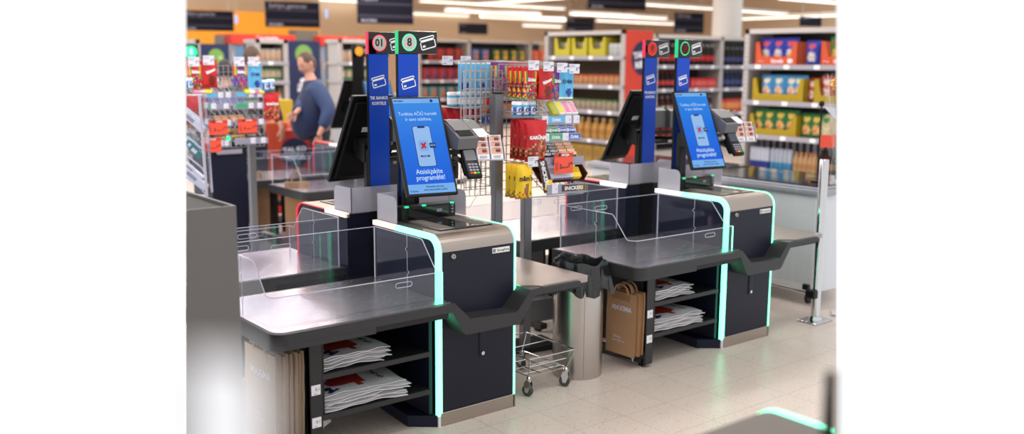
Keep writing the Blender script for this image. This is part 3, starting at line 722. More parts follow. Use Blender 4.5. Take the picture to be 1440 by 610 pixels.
# ------------------------------------------------------------------ freezer, gate post, sign holder on the right
FRZ = mat('freezer_white', (206, 208, 212), .35, spec=.4, noise=.02); FRZG = mat('freezer_rim_grey', (150, 152, 160), .4)
fx, fyy = 5.735, 3.765
fz = thing('chest_freezer', 'white chest freezer with sliding glass lid behind the chrome gate post', 'freezer', (fx, fyy, 0))
MB().box(0, .80, 0, 2.3, .10, .80, FRZ, .02, seg=2).build('body', fz, angle=30)
mb = MB().box(-.025, .825, -.025, 2.325, .80, .842, FRZG, .012, seg=2); mb.box(-.01, .81, -.01, 2.31, .842, .852, TAGG, .004); mb.build('rim', fz, False, 'grey plastic rim')
mb = MB().box(.05, .75, .05, 1.18, .852, .860, mat('dark_lid_glass', (44, 46, 50), .06, spec=.6, noise=0)); mb.box(.04, .76, 1.16, 2.27, .861, .868, mat('dark_lid_glass', (44, 46, 50), .06)); mb.build('glass_lid', fz, False, 'dark sliding glass lid')
for x, y in ((.10, .10), (.70, .10), (.10, 2.2), (.70, 2.2)):
    mb = MB().lathe([(.0, -.012), (.036, -.012), (.04, -.006), (.04, .006), (.036, .012), (0, .012)], BLACK, n=16, M=Matrix.Translation((x, y, .0405)) @ Matrix.Rotation(PI/2, 4, 'X')); mb.box(x-.02, x+.02, y-.016, y+.016, .06, .10, BLACK); mb.build('castor', fz)
gp = thing('gate_post', 'chrome gate post on a square foot in front of the white freezer', 'post', (5.462, 3.560, 0))
MB().box(-.10, .10, -.075, .075, 0, .012, CHROME, .004).lathe([(.045, .012), (.040, .035)], CHROME, n=20).build('foot', gp)
MB().lathe([(.030, .012), (.030, 1.085), (.026, 1.09), (0, 1.09)], CHROME, n=24).build('tube', gp)
gr = at(1088, 397, Z=.235); e1 = Vector((5.462, 3.560, 0))
dv = Vector((.06, .9, 0))
zr = at(1150, 410, Y=3.58).z
mb = MB().tube([(-.035*1, .02, zr), (dv.x*1.5, dv.y*1.5, zr)], .013, CHROME, 10); mb.build('gate_arm', gp, False, 'chrome swing arm')
MB().box(-.07, -.02, -.03, .045, zr-.03, zr+.03, BLACK, .008).box(-.10, -.07, .0, .05, zr+.03, zr+.07, BLACK, .006).build('clamp', gp, False, 'black clamp')
d2 = dv.normalized()
mb = MB(); A = Vector((-.04, .02, 0)); Bv = A+d2*1.0
mb.quad((A.x, A.y, zr+.05), (Bv.x, Bv.y, zr+.05), (Bv.x, Bv.y, 1.0), (A.x, A.y, 1.0), clear('gate_glass', (.90, .93, .93), .02)); mb.build('glass_panel', gp, False, 'clear glass gate panel')
gf = at(1172, 444, Z=.0)
o = MB().tube([(0, 0, .02), (.18, -.10, .02)], .018, CHROME, 12).build('floor_rail'); o.location = (gf.x-.02, gf.y+.01, .0); tag(o, 'short chrome rail end lying on the floor right of the gate post', 'rail')
sp = at(1150, 240, D=6.9)
ps = thing('sign_holder', 'thin rod with tilted white card and red price card behind the gate post', 'sign holder', (sp.x, sp.y, .862))
top = at(1150, 148, D=6.9).z-.862
MB().tube([(0, 0, 0), (0, 0, top)], .006, BLACK, 6).lathe([(.05, 0), (.05, .008), (.008, .016)], BLACK, n=14).box(-.018, .018, -.018, .018, top-.005, top+.035, BLACK, .01).build('rod', ps)
M = Matrix.Rotation(math.atan2(RGT.y, RGT.x), 4, 'Z')
mb = MB(); mb.add([(.015, 0, top-.005), (.26, 0, top-.03), (.26, 0, top-.20), (.10, 0, top-.09)], [(0, 1, 2, 3)], TAGW, False, M); mb.build('white_card', ps)
mb = MB().box(0, .13, -.004, .0, top-.30, top-.21, REDC, 0, M); mb.build('price_card', ps, False, 'red price card')
# yellow flowers in cellophane standing in a slim vase on the freezer
fb = at(1177, 240, D=6.75)
bo = thing('flower_bouquet', 'yellow flowers wrapped in cellophane at the right edge above the freezer', 'flowers', (fb.x, fb.y, .868))
ft = at(1177, 118, D=6.75).z-.868
MB().lathe([(.045, 0), (.05, .01), (.035, .20), (.045, .26), (.04, .26), (.03, .20), (0, .02)], clear('vase_glass', (.9, .93, .93), .02), n=18).build('vase', bo)
STEM = mat('green_stem', (70, 110, 52), .6); PETAL = mat('yellow_petal', (244, 190, 30), .5)
for i, (a, r, dz) in enumerate(((0, .03, .02), (70, .05, -.03), (150, .045, .03), (220, .055, -.05), (300, .05, -.01), (180, .085, .0))):
    x, y, z = r*math.cos(R(a)), r*math.sin(R(a)), ft+dz
    M = Matrix.Translation((x, y, z)) @ Matrix.Rotation(R(25), 4, Vector((-y, x, 0)) if r else 'X')
    mb = MB().lathe([(0, -.004), (.016, .0), (.014, .010), (0, .014)], mat('flower_eye', (140, 84, 30), .7), n=12, M=M)
    for q in range(12):
        t = 2*PI*q/12; c, s_ = math.cos(t), math.sin(t)
        mb.add([(c*.012-s_*.006, s_*.012+c*.006, .002), (c*.030-s_*.009, s_*.030+c*.009, .008), (c*.044, s_*.044, .004), (c*.030+s_*.009, s_*.030-c*.009, .008), (c*.012+s_*.006, s_*.012-c*.006, .002)], [(0, 1, 2, 3, 4)], PETAL, True, M)
    fl_ = mb.build('flower', bo)
    MB().tube([(x, y, z-.002), (x*.5, y*.5, ft*.6), (x*.15, y*.15, .03)], .003, STEM, 5).build('stem', bo)
mb = MB(); n = 22; vs = [((.03+.09*k)*(1+.12*math.sin(7*j*2*PI/n))*math.cos(2*PI*j/n), (.03+.09*k)*(1+.12*math.sin(7*j*2*PI/n))*math.sin(2*PI*j/n), .22+(ft-.16+.02*math.sin(5*j))*k) for k in (0, .5, 1) for j in range(n)]
mb.add(vs, [(k*n+j, k*n+(j+1) % n, (k+1)*n+(j+1) % n, (k+1)*n+j) for k in range(2) for j in range(n)], clear('cellophane', (.95, .95, .96), .08)); mb.build('cellophane', bo)
# ------------------------------------------------------------------ sweets
def pillow(wd, ht, th, mfun, base, hole=True, nx=12, ny=18, seed=0, header=.07):
    rnd = random.Random(seed); a = rnd.random()*6; mb = MB(); vs = []
    for side in (-1, 1):
        for j in range(ny+1):
            for k in range(nx+1):
                u, v = k/nx*2-1, j/ny
                e = (1-abs(u)**2.6)*max(0., (1-abs(2*v-.94)**4)) if v < .95 else 0
                y = side*(th/2*e+.0008)+.0035*math.sin(5*u+a+3*v)*(1 if 0 < v < 1 else .4)
                vs.append((u*wd/2*(1-.035*math.sin(PI*v)), y, v*ht-ht))
    n1 = (nx+1)*(ny+1); fs = []
    for t in (0, 1):
        for j in range(ny):
            for k in range(nx):
                q = t*n1+j*(nx+1)+k; fs.append((q, q+1, q+nx+2, q+nx+1))
    rim = [(j*(nx+1)+s_, (j+1)*(nx+1)+s_) for j in range(ny) for s_ in (0, nx)]+[(j*(nx+1)+k, j*(nx+1)+k+1) for k in range(nx) for j in (0, ny)]
    ns = len(fs); fs += [(p, q, q+n1, p+n1) for p, q in rim]
    def mf(q):
        if q >= ns: return base
        q %= nx*ny; return mfun((q % nx+.5)/nx, (q//nx+.5)/ny)
    mb.add(vs, fs, base, True, None, mf); return mb
PR = lambda *c: mat('foil_%d_%d_%d' % c, c, .3, spec=.5, noise=.08, scale=40)
F_RED, F_RED2, F_PUR, F_SKY, F_YEL, F_BRN = PR(205, 24, 34), PR(168, 14, 20), PR(120, 32, 138), PR(92, 180, 226), PR(248, 200, 30), PR(66, 34, 28)
RB = [PR(240, 70, 40), PR(250, 200, 50), PR(60, 160, 90), PR(60, 90, 190)]
def nuts(*cs):
    def f(u, v, seed=[0]):
        return cs[int((math.sin(u*91.7+v*57.3)*43758.5) % 1*len(cs))]
    return f
spk = nuts(F_RED, F_RED, F_RED2, RB[1], RB[2], F_PUR)
spp = nuts(F_PUR, F_PUR, RB[0], RB[3], RB[2], F_PUR)
nut = nuts(PR(150, 60, 40), PR(196, 110, 66), PR(112, 40, 30), PR(214, 150, 100), PR(160, 40, 40))
def m_skit(base, sp): return lambda u, v: (RB[min(3, int((u if u < .5 else 1-u)*4/.28))] if (u < .22 or u > .78) and .5 < v < .88 else (sp(u, v) if v < .5 else base))
def m_malt(u, v): return (PR(120, 34, 20) if (u-.6)**2/.06+(v-.28)**2/.03 < 1 else F_RED2 if v < .12 else PR(200, 30, 26))
def m_orb(u, v): return PR(40, 60, 150) if (u-.66)**2/.05+(v-.2)**2/.018 < 1 else (PR(225, 240, 250) if v > .93 or v < .04 else F_SKY)
def m_kar(u, v): return nut(u, v) if v < .46+.14*math.sin(u*3.2-.6)-.12*(1-u) and v > .06 else PR(200, 22, 32)
def m_mm(u, v): return (PR(150, 96, 44) if (u-.62)**2/.03+(v-.28)**2/.03 < 1 else nuts(F_YEL, F_YEL, F_YEL, PR(60, 150, 70), PR(220, 60, 40), F_YEL)(u, v) if v < .2 else F_YEL)
PROTO = {}
def sweet(kind):
    if kind in PROTO: return PROTO[kind]
    spec = {'skittle': (.092, .170, .026, m_skit(F_RED, spk), F_RED, [('Skittles', .026, .62, WHITE, 0)]),
            'purple': (.092, .165, .026, m_skit(F_PUR, spp), F_PUR, [('Skittles', .026, .62, WHITE, 0)]),
            'malt': (.098, .172, .03, m_malt, F_RED2, [('Maltesers', .026, .60, WHITE, 24)]),
            'orbit': (.088, .175, .022, m_orb, F_SKY, [('Orbit', .030, .55, mat('orbit_navy', (20, 40, 120), .4), 0)]),
            'karuna': (.138, .225, .040, m_kar, PR(200, 22, 32), [('KARŪNA', .026, .58, WHITE, 0)]),
            'peanut': (.110, .190, .036, m_mm, F_YEL, [('m&m\'s', .040, .60, mat('dark_brown_print', (48, 26, 20), .4), 0)]),
            'redbag': (.120, .12, .03, lambda u, v: PR(196, 18, 30) if v > .2 else nut(u, v), PR(196, 18, 30), [])}[kind]
    mb = pillow(*spec[:5], seed=hash(kind) % 7 if False else len(kind))
    lt = MB()
    for s_, sz, v, m, rot in spec[5]:
        put_text(lt, s_, sz, m, art(None, (0, -spec[2]*.50-.004, -spec[1]*(1-v)), R(rot)), bold=.0014, sx=min(1., spec[0]*.9/(len(s_)*sz*.62)))
    PROTO[kind] = (mb.mesh(kind+'_bag', 60), lt.mesh('lettering') if spec[5] else None); return PROTO[kind]
NAME = {'skittle': 'sweet_bag', 'purple': 'sweet_bag', 'malt': 'chocolate_ball_bag', 'orbit': 'chewing_gum_bag', 'karuna': 'chocolate_bag', 'peanut': 'peanut_candy_bag', 'redbag': 'chocolate_bag'}
def place_sweet(kind, M, label, group, letters=True, k=1.):
    me, lt = sweet(kind); o = bpy.data.objects.new(NAME[kind], me); col.objects.link(o); o.matrix_world = M @ Matrix.Scale(k, 4)
    tag(o, label, 'sweet bag', group)
    if lt and letters:
        c_ = bpy.data.objects.new('lettering', lt); col.objects.link(c_); c_.parent = o
    return o
def boxed(name, M, x, y, z, m, label, cat, group, text=None, tm=WHITE, ts=.012, bev=.001, face='front', extra=None, tag2=None):
    key = ('bx', name, x, y, z, m.name, text, tag2)
    if key not in PROTO:
        mb = MB().box(-x/2, x/2, 0, y, 0, z, m, bev)
        if extra: extra(mb)
        if text: put_text(mb, text, ts, tm, art(None, (0, -.0012, z/2)) if face == 'front' else Matrix.Translation((0, y/2, z+.0008)), bold=.0006)
        PROTO[key] = mb.mesh(name)
    o = bpy.data.objects.new(name, PROTO[key]); col.objects.link(o); o.matrix_world = M
    return tag(o, label, cat, group)
def tub(M, label, group):
    if 'tub' not in PROTO:
        mb = MB().lathe([(.024, 0), (.027, .004), (.028, .058), (.026, .062), (.029, .063), (.029, .078), (.026, .082), (0, .082)], F_SKY, n=20, mats=[F_SKY, F_SKY, F_SKY, F_SKY, WHITE, WHITE, WHITE, WHITE])
        mb.lathe([(.0285, .012), (.0287, .05)], WHITE, n=20); 
        mb.bm(_patch(.0292, .010, .052), PR(60, 90, 190)); PROTO['tub'] = mb.mesh('gum_tub', 50)
        lt = MB(); put_text(lt, 'O', .032, mat('orbit_navy', (20, 40, 120), .4), art(None, (.006, -.0305, .034)), bold=.002); PROTO['tubl'] = lt.mesh('lettering')
    o = bpy.data.objects.new('chewing_gum_tub', PROTO['tub']); col.objects.link(o); o.matrix_world = M; tag(o, label, 'gum tub', group)
    c_ = bpy.data.objects.new('lettering', PROTO['tubl']); col.objects.link(c_); c_.parent = o; return o
def _patch(r, z0, z1, a0=-165, a1=-120, n=5):
    b = bmesh.new(); vs = []
    for k in range(n+1):
        t = R(a0+(a1-a0)*k/n); vs.append((b.verts.new((r*math.cos(t), r*math.sin(t), z0)), b.verts.new((r*math.cos(t), r*math.sin(t), z1))))
    for p, q in zip(vs, vs[1:]): b.faces.new((p[0], q[0], q[1], p[1]))
    return b
def price_tag(M, label, group, txt='1', sub='39', w=.052, h=.044):
    key = ('tag', txt, sub, w)
    if key not in PROTO:
        mb = MB().box(-w/2, w/2, -.0015, .0015, -h, 0, TAGW)
        put_text(mb, txt, h*.42, INK, art(None, (w*.22, -.0022, -h*.55)), bold=.0008); put_text(mb, sub, h*.2, INK, art(None, (w*.38, -.0022, -h*.45)), bold=.0004)
        for k in range(3): mb.box(-w*.44, w*.1-(k*.004), -.0021, -.0014, -h*(.14+.1*k)-.0012, -h*(.14+.1*k), INK)
        mb.box(-w*.44, -w*.12, -.0021, -.0014, -h*.9, -h*.78, TAGG)
        PROTO[key] = mb.mesh('price_tag')
    o = bpy.data.objects.new('price_tag', PROTO[key]); col.objects.link(o); o.matrix_world = M
    return tag(o, label, 'price tag', group)
def red_card(M, label, w=.125, h=.115, small=False):
    rc = MB().box(-w/2, w/2, -.001, .001, -h, 0, REDC); rc.box(-w/2, w/2, -.0016, -.0009, -h*.2, 0, PR(200, 60, 44))
    o = rc.build('price_card'); o.matrix_world = M; tag(o, label, 'price card', 'red offer cards on the sweet racks')
    lt = MB(); flat(lt, disc(h*.075, 14, -w*.22, -h*.10), INK, art(None, (0, -.002, 0))); put_text(lt, 'AKCIJA', h*.14, TAGW, art(None, (w*.08, -.002, -h*.10)), bold=.0008)
    put_text(lt, '2', h*.30, INK, art(None, (-w*.16, -.002, -h*.66)), bold=.001); put_text(lt, 'vnt. už', h*.12, INK, art(None, (w*.06, -.002, -h*.70)), bold=.0006)
    put_text(lt, '1', h*.30, INK, art(None, (w*.28, -.002, -h*.62)), bold=.001); put_text(lt, '79', h*.16, INK, art(None, (w*.40, -.002, -h*.54)), bold=.0008)
    for k in range(3): lt.box(-w*.42+k*.006, -w*.42+k*.006+.0012, -.002, -.001, -h*.85, -h*.45, INK)
    lt.build('lettering', o); return o
RAIL = mat('clear_grey_rail', (150, 148, 168), .25, spec=.5, noise=.02)
def grid(mb, u0, u1, v, z0, z1, du, dz, r=.0034, axis='u'):
    def P(a, z): return (a, v, z) if axis == 'u' else (v, a, z)
    n = max(1, round((u1-u0)/du))
    for k in range(n+1): a = u0+(u1-u0)*k/n; mb.rod(P(a, z0), P(a, z1), r, WIRE)
    n = max(1, round((z1-z0)/dz))
    for k in range(n+1): z = z0+(z1-z0)*k/n; mb.rod(P(u0, z), P(u1, z), r, WIRE)
    return mb
GG, GB_, GBK, GOR = PR(46, 168, 108), PR(52, 96, 196), PR(40, 40, 44), PR(232, 150, 40)
def gum_rows(T, u0, z0, v0, colours, rows, where, pw=.050, slope=38, tx='Orbit', grp='chewing gum packs', nm='chewing_gum_pack', hh=.0215, dep=.030, start_only=None):
    """packs lying across a sloping tray, one row above the other"""
    for c_, m in enumerate(colours):
        for r_ in range(rows):
            M = T @ Matrix.Translation((u0+c_*(pw+.003), v0+r_*.026*math.cos(R(slope)), z0+r_*.026*math.sin(R(slope)))) @ Matrix.Rotation(R(slope-55), 4, 'X')
            boxed(nm, M, pw, dep, hh, m[0], '%s pack, %s column, %s row up, %s' % (m[1], ORD[c_], ORD[r_], where), 'sweet pack', grp+' '+where, tx, WHITE, hh*.8, .003, extra=lambda mb: (mb.box(-pw/2-.0004, -pw/2+.007, -.0006, dep*.5, .001, hh+.0004, TAGW, .001), mb.box(pw/2-.005, pw/2+.0004, -.0006, dep*.5, .001, hh+.0004, TAGW, .001)) if tx == 'Orbit' else None)
def rail(T, u0, u1, v, z0, z1, parent, strips, tags, where):
    mb = MB().box(u0, u1, v, v+.004, z0, z1, RAIL, .001, T); mb.box(u0, u1, v-.006, v+.006, z0-.003, z0+.003, RAIL, 0, T)
    for a, b, m, t in strips:
        mb.box(a, b, v-.0015, v, z0+.007, z1-.006, m, 0, T)
        if t: put_text(mb, t, (z1-z0)*.55, WHITE, art(T, ((a+b)/2, v-.0025, (z0+z1)/2)), bold=.0008)
    for a in tags: mb.box(a-.02, a+.02, v-.003, v-.001, z0-.004, z1+.001, TAGW, 0, T); put_text(mb, '1', .02, INK, art(T, (a+.008, v-.004, (z0+z1)/2)))
    return mb
def snack_rack(where, X, Y, rz, lname):
    root = thing('sweet_rack', lname, 'display rack', (X, Y, 0), rz, 'wire sweet racks')
    T0 = Matrix.Translation((X, Y, 0)) @ Matrix.Rotation(rz, 4, 'Z'); I = Matrix.Identity(4)
    MB().box(-.026, .026, -.026, .026, 0, 1.525, ALU, .004).box(-.022, .022, -.022, .022, 1.525, 1.533, BLACKM).build('post', root)
    MB().box(.170, .222, -.026, .026, 0, .95, ALU, .004).build('post', root)
    MB().box(-.03, .42, .03, .09, .16, .30, ALU, .004).box(-.03, .42, -.05, .17, .0, .03, CHARD).build('base_beam', root)
    mb = grid(MB(), -.180, .065, .06, .95, 1.655, .035, .050); grid(mb, -.178, -.02, .10, .98, 1.70, .035, .05); mb.build('wire_panel', root)
    mb = grid(MB(), .06, .43, .09, .97, 1.69, .05, .050); grid(mb, .03, .24, -.0, 1.0, 1.66, .05, .05, axis='v'); mb.tube([(-.17, .32, 1.705), (-.16, .09, 1.705), (.03, .09, 1.705), (.06, -.2, 1.70), (.42, -.2, 1.69)], .003, WIRE, 5); mb.build('wire_panel', root)
    mb = MB()
    for u in (.115, .215, .30, .35): mb.rod((u, .09, 1.68), (u, -.21, 1.685), .0036, WIRE)
    for u in (-.07, .01, .10, .19): mb.rod((u, .10, 1.705), (u, .34, 1.71), .0036, WIRE)
    for u in (.12, .03): mb.rod((u, .09, 1.40 if u > .1 else 1.155), (u, -.23, 1.40 if u > .1 else 1.155), .0036, WIRE)
    mb.build('hook', root)
    mb = MB()
    for k in range(8): v = -.16+k*.035; mb.rod((.02, v, 1.402), (.22, v, 1.402), .0028, WIRE)
    for z in (1.402, 1.43): mb.tube([(.02, -.165, z), (.22, -.165, z), (.22, .09, z), (.02, .09, z)], .0036, WIRE, 5, closed=True)
    for k in range(6): v = .14+k*.04; mb.rod((-.19, v, 1.445), (.08, v, 1.445), .0028, WIRE)
    mb.tube([(-.19, .12, 1.445), (.08, .12, 1.445), (.08, .34, 1.445), (-.19, .34, 1.445)], .0036, WIRE, 5, closed=True)
    for z, y0 in ((1.37, -.2), (1.28, -.22), (1.15, -.24), (.985, -.26)):
        for k in range(8): u = .165+.255*k/7; mb.rod((u, y0, z), (u, .085, z+.16), .0026, WIRE)
        for k in range(4): v = y0+(.085-y0)*k/3; mb.rod((.165, v, z+.16*k/3), (.42, v, z+.16*k/3), .0026, WIRE)
    mb.tube([(.06, -.25, .968), (.25, -.26, .966), (.43, -.24, .968)], .004, WIRE, 5); mb.build('wire_shelf', root)
    for k, (u0, u1, v, z0, z1, st, tg) in enumerate((
            (.165, .425, -.2, 1.362, 1.408, [(.20, .33, F_SKY, 'Orbit')], [.19, .345, .40]), (.160, .418, -.22, 1.268, 1.312, [(.20, .30, GG, 'Orbit'), (.335, .415, GB_, 'Orbit')], [.185, .315]),
            (.168, .430, -.24, 1.137, 1.180, [], []), (.172, .435, -.26, .978, 1.030, [(.27, .43, F_BRN, 'SNICKERS'), (.375, .43, F_YEL, None)], [.222]))):
        rail(I, u0, u1, v, z0, z1, root, st, tg, where).build('price_rail', root)
    T = T0
    TR = Matrix.Translation
    def hang(kind, u, v0, z, n, txt, grp, dv=.05, yaw=0, k=1., dz=0):
        for i in range(n):
            w = 'front' if i == 0 else ('back' if i == n-1 and n > 2 else ORD[i]+' from the front')
            place_sweet(kind, T @ TR((u+.002*math.sin(i*5), v0+dv*i, z+dz*i)) @ Matrix.Rotation(R(yaw+4*math.sin(i*2+u*30)), 4, 'Z') @ Matrix.Rotation(R(2), 4, 'X'), '%s, %s on its hook, %s' % (txt, w.replace(' from the front', ''), where) if n > 1 else txt+' '+where, grp+' '+where, True, k)
    return root, T, TR, hang, red_card
# ---- main rack
RW = 'rack by the bin'
RX, RY, RZ = 3.28, 4.24, R(-8)
rk, T, TR, hang, _ = snack_rack(RW, RX, RY, RZ, 'wire rack of sweets on two grey posts behind the steel waste bin')
hang('skittle', .118, -.16, 1.672, 4, 'red pouch of rainbow sweets with white lettering', 'red sweet pouches', .055)
hang('malt', .213, -.17, 1.668, 2, 'red pouch of chocolate balls with slanted lettering', 'chocolate ball pouches', .05)
hang('purple', .298, -.15, 1.662, 2, 'purple pouch of rainbow sweets', 'purple sweet pouches', .05)
hang('orbit', .350, -.17, 1.675, 1, 'light blue pouch of chewing gum', 'gum pouches', .05, yaw=-6)
hang('karuna', .122, -.22, 1.388, 4, 'large red bag of chocolate sweets', 'large chocolate bags', .055, yaw=3)
hang('peanut', .034, -.24, 1.150, 3, 'yellow bag of peanut sweets', 'yellow peanut bags', .05)
for i, u in enumerate((.055, .108, .160)): tub(T @ TR((u, -.12+.01*i, 1.405)), 'light blue gum tub, %s of three on the wire shelf, %s' % (('leftmost', 'middle', 'rightmost')[i], RW), 'gum tubs '+RW)
for i, (u, t1) in enumerate(((.104, 'above the red rainbow pouches'), (.200, 'above the chocolate ball pouches'), (.290, 'above the purple pouches'), (.372, 'above the blue gum pouch'))):
    price_tag(T @ TR((u, -.215, 1.712-.006*i)), 'white price tag %s, %s' % (t1, RW), 'price tags '+RW, '12'[i == 3], ('39', '59', '39', '19')[i], .066, .052)
price_tag(T @ TR((.085, -.25, 1.192)), 'white price tag above the yellow peanut bags, '+RW, 'price tags '+RW, '1', '89', .066, .056)
price_tag(T @ TR((-.13, .36, 1.735)), 'price tag above the blue pouches behind the grid, '+RW, 'price tags '+RW, '1', '09', .066, .052)
price_tag(T @ TR((-.01, .36, 1.735)), 'price tag above the purple pouches behind the grid, '+RW, 'price tags '+RW, '1', '29', .066, .052)
BACKR = Matrix.Rotation(PI, 4, 'Z')
def back_hang(kind, u, n, z, txt, grp, dv=.05, v0=.16):
    for i in range(n): place_sweet(kind, T @ TR((u, v0+dv*i, z)) @ BACKR, '%s, %s from the grid, %s' % (txt, ORD[i], RW), grp+' '+RW)
back_hang('orbit', -.068, 2, 1.70, 'light blue gum pouch left of the grid', 'gum pouches at the back', .06, .2); back_hang('orbit', .022, 2, 1.70, 'light blue gum pouch behind the grid', 'gum pouches at the back', .06, .2)
back_hang('purple', .112, 3, 1.70, 'purple pouch behind the grid', 'purple pouches at the back'); back_hang('skittle', .20, 3, 1.70, 'red rainbow pouch behind the grid', 'red pouches at the back'); back_hang('malt', .28, 2, 1.70, 'red chocolate pouch behind the grid', 'chocolate pouches at the back')
for i, u in enumerate((-.158, -.100, -.042, .016)): tub(T @ TR((u, .25, 1.448)) @ BACKR, 'light blue gum tub behind the grid, %s from left, %s' % (ORD[i], RW), 'gum tubs at the back '+RW)
for i, u in enumerate((-.16, -.10, -.02)): place_sweet('redbag', T @ TR((u, .27, 1.440)), 'small red bag under the blue tubs, %s from left, %s' % (ORD[i], RW), 'small red bags at the back '+RW)
boxed('mint_box', T @ TR((.075, .2, 1.355)), .10, .05, .045, GB_, 'blue box with white lettering behind the grid, '+RW, 'sweet box', None, 'Orbit', WHITE, .02)
place_sweet('skittle', T @ TR((.06, .22, 1.50)), 'small colourful sweet pouch behind the grid, '+RW, None, False, .6)
# slanted cartons of pastel gum
def pastel(M, m1, m2, label):
    def ex(mb):
        for k in range(5): mb.box(-.015, .015, .008+k*.0165, .021+k*.0165, .022, .025, m2, .001)
    boxed('gum_carton', M, .040, .095, .022, m1, label, 'gum carton', 'pastel gum cartons '+RW, None, extra=ex, tag2=m2.name)
YC, PC, YG = PR(240, 222, 40), PR(240, 130, 170), PR(190, 190, 70)
for i, (m, t) in enumerate(((YG, 'yellow green'), (YC, 'yellow'), (PC, 'pink'), (PR(238, 150, 182), 'light pink'))):
    pastel(T @ TR((.262+i*.0435, -.19, 1.405)) @ Matrix.Rotation(R(44), 4, 'X'), PR(236, 234, 238) if i else YG, m, '%s carton of gum packs, %s of the slanting four, %s' % (t, ORD[i], RW))
GRN, BLU, BLK, ORN = (GG, 'green chewing gum'), (GB_, 'blue chewing gum'), (GBK, 'black menthol sweet'), (GOR, 'orange menthol sweet')
gum_rows(T, .200, 1.316, -.20, [GRN, GRN, BLU, BLU], 3, 'third shelf, '+RW, .055)
gum_rows(T, .198, 1.186, -.22, [BLK, BLK, ORN, ORN], 4, 'fourth shelf, '+RW, .054, tx='HALLS', grp='menthol packs', nm='menthol_sweet_pack')
# open carton of chocolate bars
ck = T @ TR((.300, -.225, 1.036)) @ Matrix.Rotation(R(38), 4, 'X')
cart = thing('chocolate_bar_carton', 'open dark brown carton of chocolate bars, '+RW, 'carton', (0, 0, 0)); cart.matrix_world = ck
mb = MB().box(-.15, .14, 0, .24, 0, .004, F_BRN).box(.14, .145, 0, .24, 0, .06, F_BRN); mb.build('tray', cart)
fv = -.255; fp_ = [(.112, 1.172), (.168, 1.166), (.214, .992), (.158, .985)]
mb = MB().add([(u, fv, z) for u, z in fp_]+[(u, fv+.004, z) for u, z in fp_], [(3, 2, 1, 0), (4, 5, 6, 7), (0, 1, 5, 4), (1, 2, 6, 5), (2, 3, 7, 6), (3, 0, 4, 7)], F_BRN)
put_text(mb, 'SNICKERS', .034, WHITE, art(None, (.157, fv-.0015, 1.092), R(-75)), bold=.0012); flat(mb, [(-.018, -.03), (.022, -.03), (.022, .03), (-.018, .03)], F_YEL, art(None, (.182, fv-.001, 1.03), R(-12)))
fo = mb.build('side_flap', cart, False, 'brown flap with white lettering'); fo.matrix_parent_inverse = ck.inverted() @ T
SN1, SN2 = PR(214, 210, 224), PR(245, 205, 50)
def bar_end(mb): mb.box(.055, .1185, -.0012, .031, -.0005, .0205, SN2, .003); mb.box(-.118, -.085, -.0010, .031, -.0005, .0205, F_BRN, .003)
for r_ in range(6):
    M = ck @ TR((-.002+.006*math.sin(r_*2.3), .012+r_*.036, .004+.004*(r_ % 2))) @ Matrix.Rotation(R(16), 4, 'X') @ Matrix.Rotation(R(1.5*math.sin(r_*3)), 4, 'Y')
    boxed('chocolate_bar', M, .235, .030, .034, SN1, 'white and yellow wrapped chocolate bar, %s row up, open brown carton' % ORD[r_], 'chocolate bar', 'chocolate bars in the open carton', 'SNICKERS', PR(40, 50, 150), .030, .004, extra=bar_end if False else (lambda mb: (mb.box(.060, .1185, -.0012, .031, -.0005, .0345, SN2, .003), mb.box(-.1185, -.088, -.0012, .031, -.0005, .0345, F_BRN, .003))))
red_card(T @ TR((.278, -.262, 1.205)), 'orange red offer card over the chocolate bars, '+RW)
# ---- left rack
LW = 'blurred left rack'
p0 = at(355, 250, D=7.7)
lr = thing('sweet_rack', 'blurred wire rack of sweets on a grey post at the left', 'display rack', (p0.x, p0.y, 0), 0, 'wire sweet racks')
TL = Matrix.Translation((p0.x, p0.y, 0))
def L(x, y, dv=-.2):
    q = at(x, y, Y=p0.y+dv); return Vector((q.x, q.y, q.z))
def LM(x, y, dv=-.2): return Matrix.Translation(L(x, y, dv))
def lu(x, y, dv=-.2): q = L(x, y, dv); return q.x-p0.x, q.z
MB().box(-.026, .026, -.026, .026, 0, lu(355, 120, 0)[1], ALU, .004).build('post', lr); MB().box(-.30, .30, -.15, .15, 0, .03, CHARD).build('base_beam', lr)
uA, zA = lu(264, 92, .05); uB, zB = lu(372, 205, .05)
mb = grid(MB(), uA, uB, .05, zB, zA, .04, .05); mb.build('wire_panel', lr)
mb = MB()
for x0, x1, yv in ((273, 325, 150), (327, 372, 149), (283, 328, 134), (327, 372, 133), (283, 328, 174), (330, 374, 172), (285, 325, 203), (330, 377, 199)):
    a, z = lu(x0, yv); b, _ = lu(x1, yv); mb2 = rail(Matrix.Identity(4), a, b, -.2, z-.022, z+.022, lr, [(a+.03, a+.12, F_SKY if yv < 140 else GG if yv < 160 else RAIL, None)], [a+.15, b-.04], LW); mb2.build('price_rail', lr)
a, z = lu(262, 92); b, _ = lu(370, 92); mb.rod((a, -.19, z), (b, -.19, z), .003, WIRE)
for yv in (135, 152, 174, 202):
    a, z = lu(275, yv); b, _ = lu(374, yv)
    for k in range(12): u = a+(b-a)*k/11; mb.rod((u, -.2, z), (u, .05, z+.10), .0026, WIRE)
a, z = lu(298, 131); b, _ = lu(345, 131)
for k in range(10): u = a+(b-a)*k/9; mb.rod((u, -.2, z), (u, -.02, z+.12), .003, WIRE)
for k in range(4): mb.rod((a, -.2+.06*k, z+.04*k), (b, -.2+.06*k, z+.04*k), .003, WIRE)
mb.build('wire_shelf', lr)
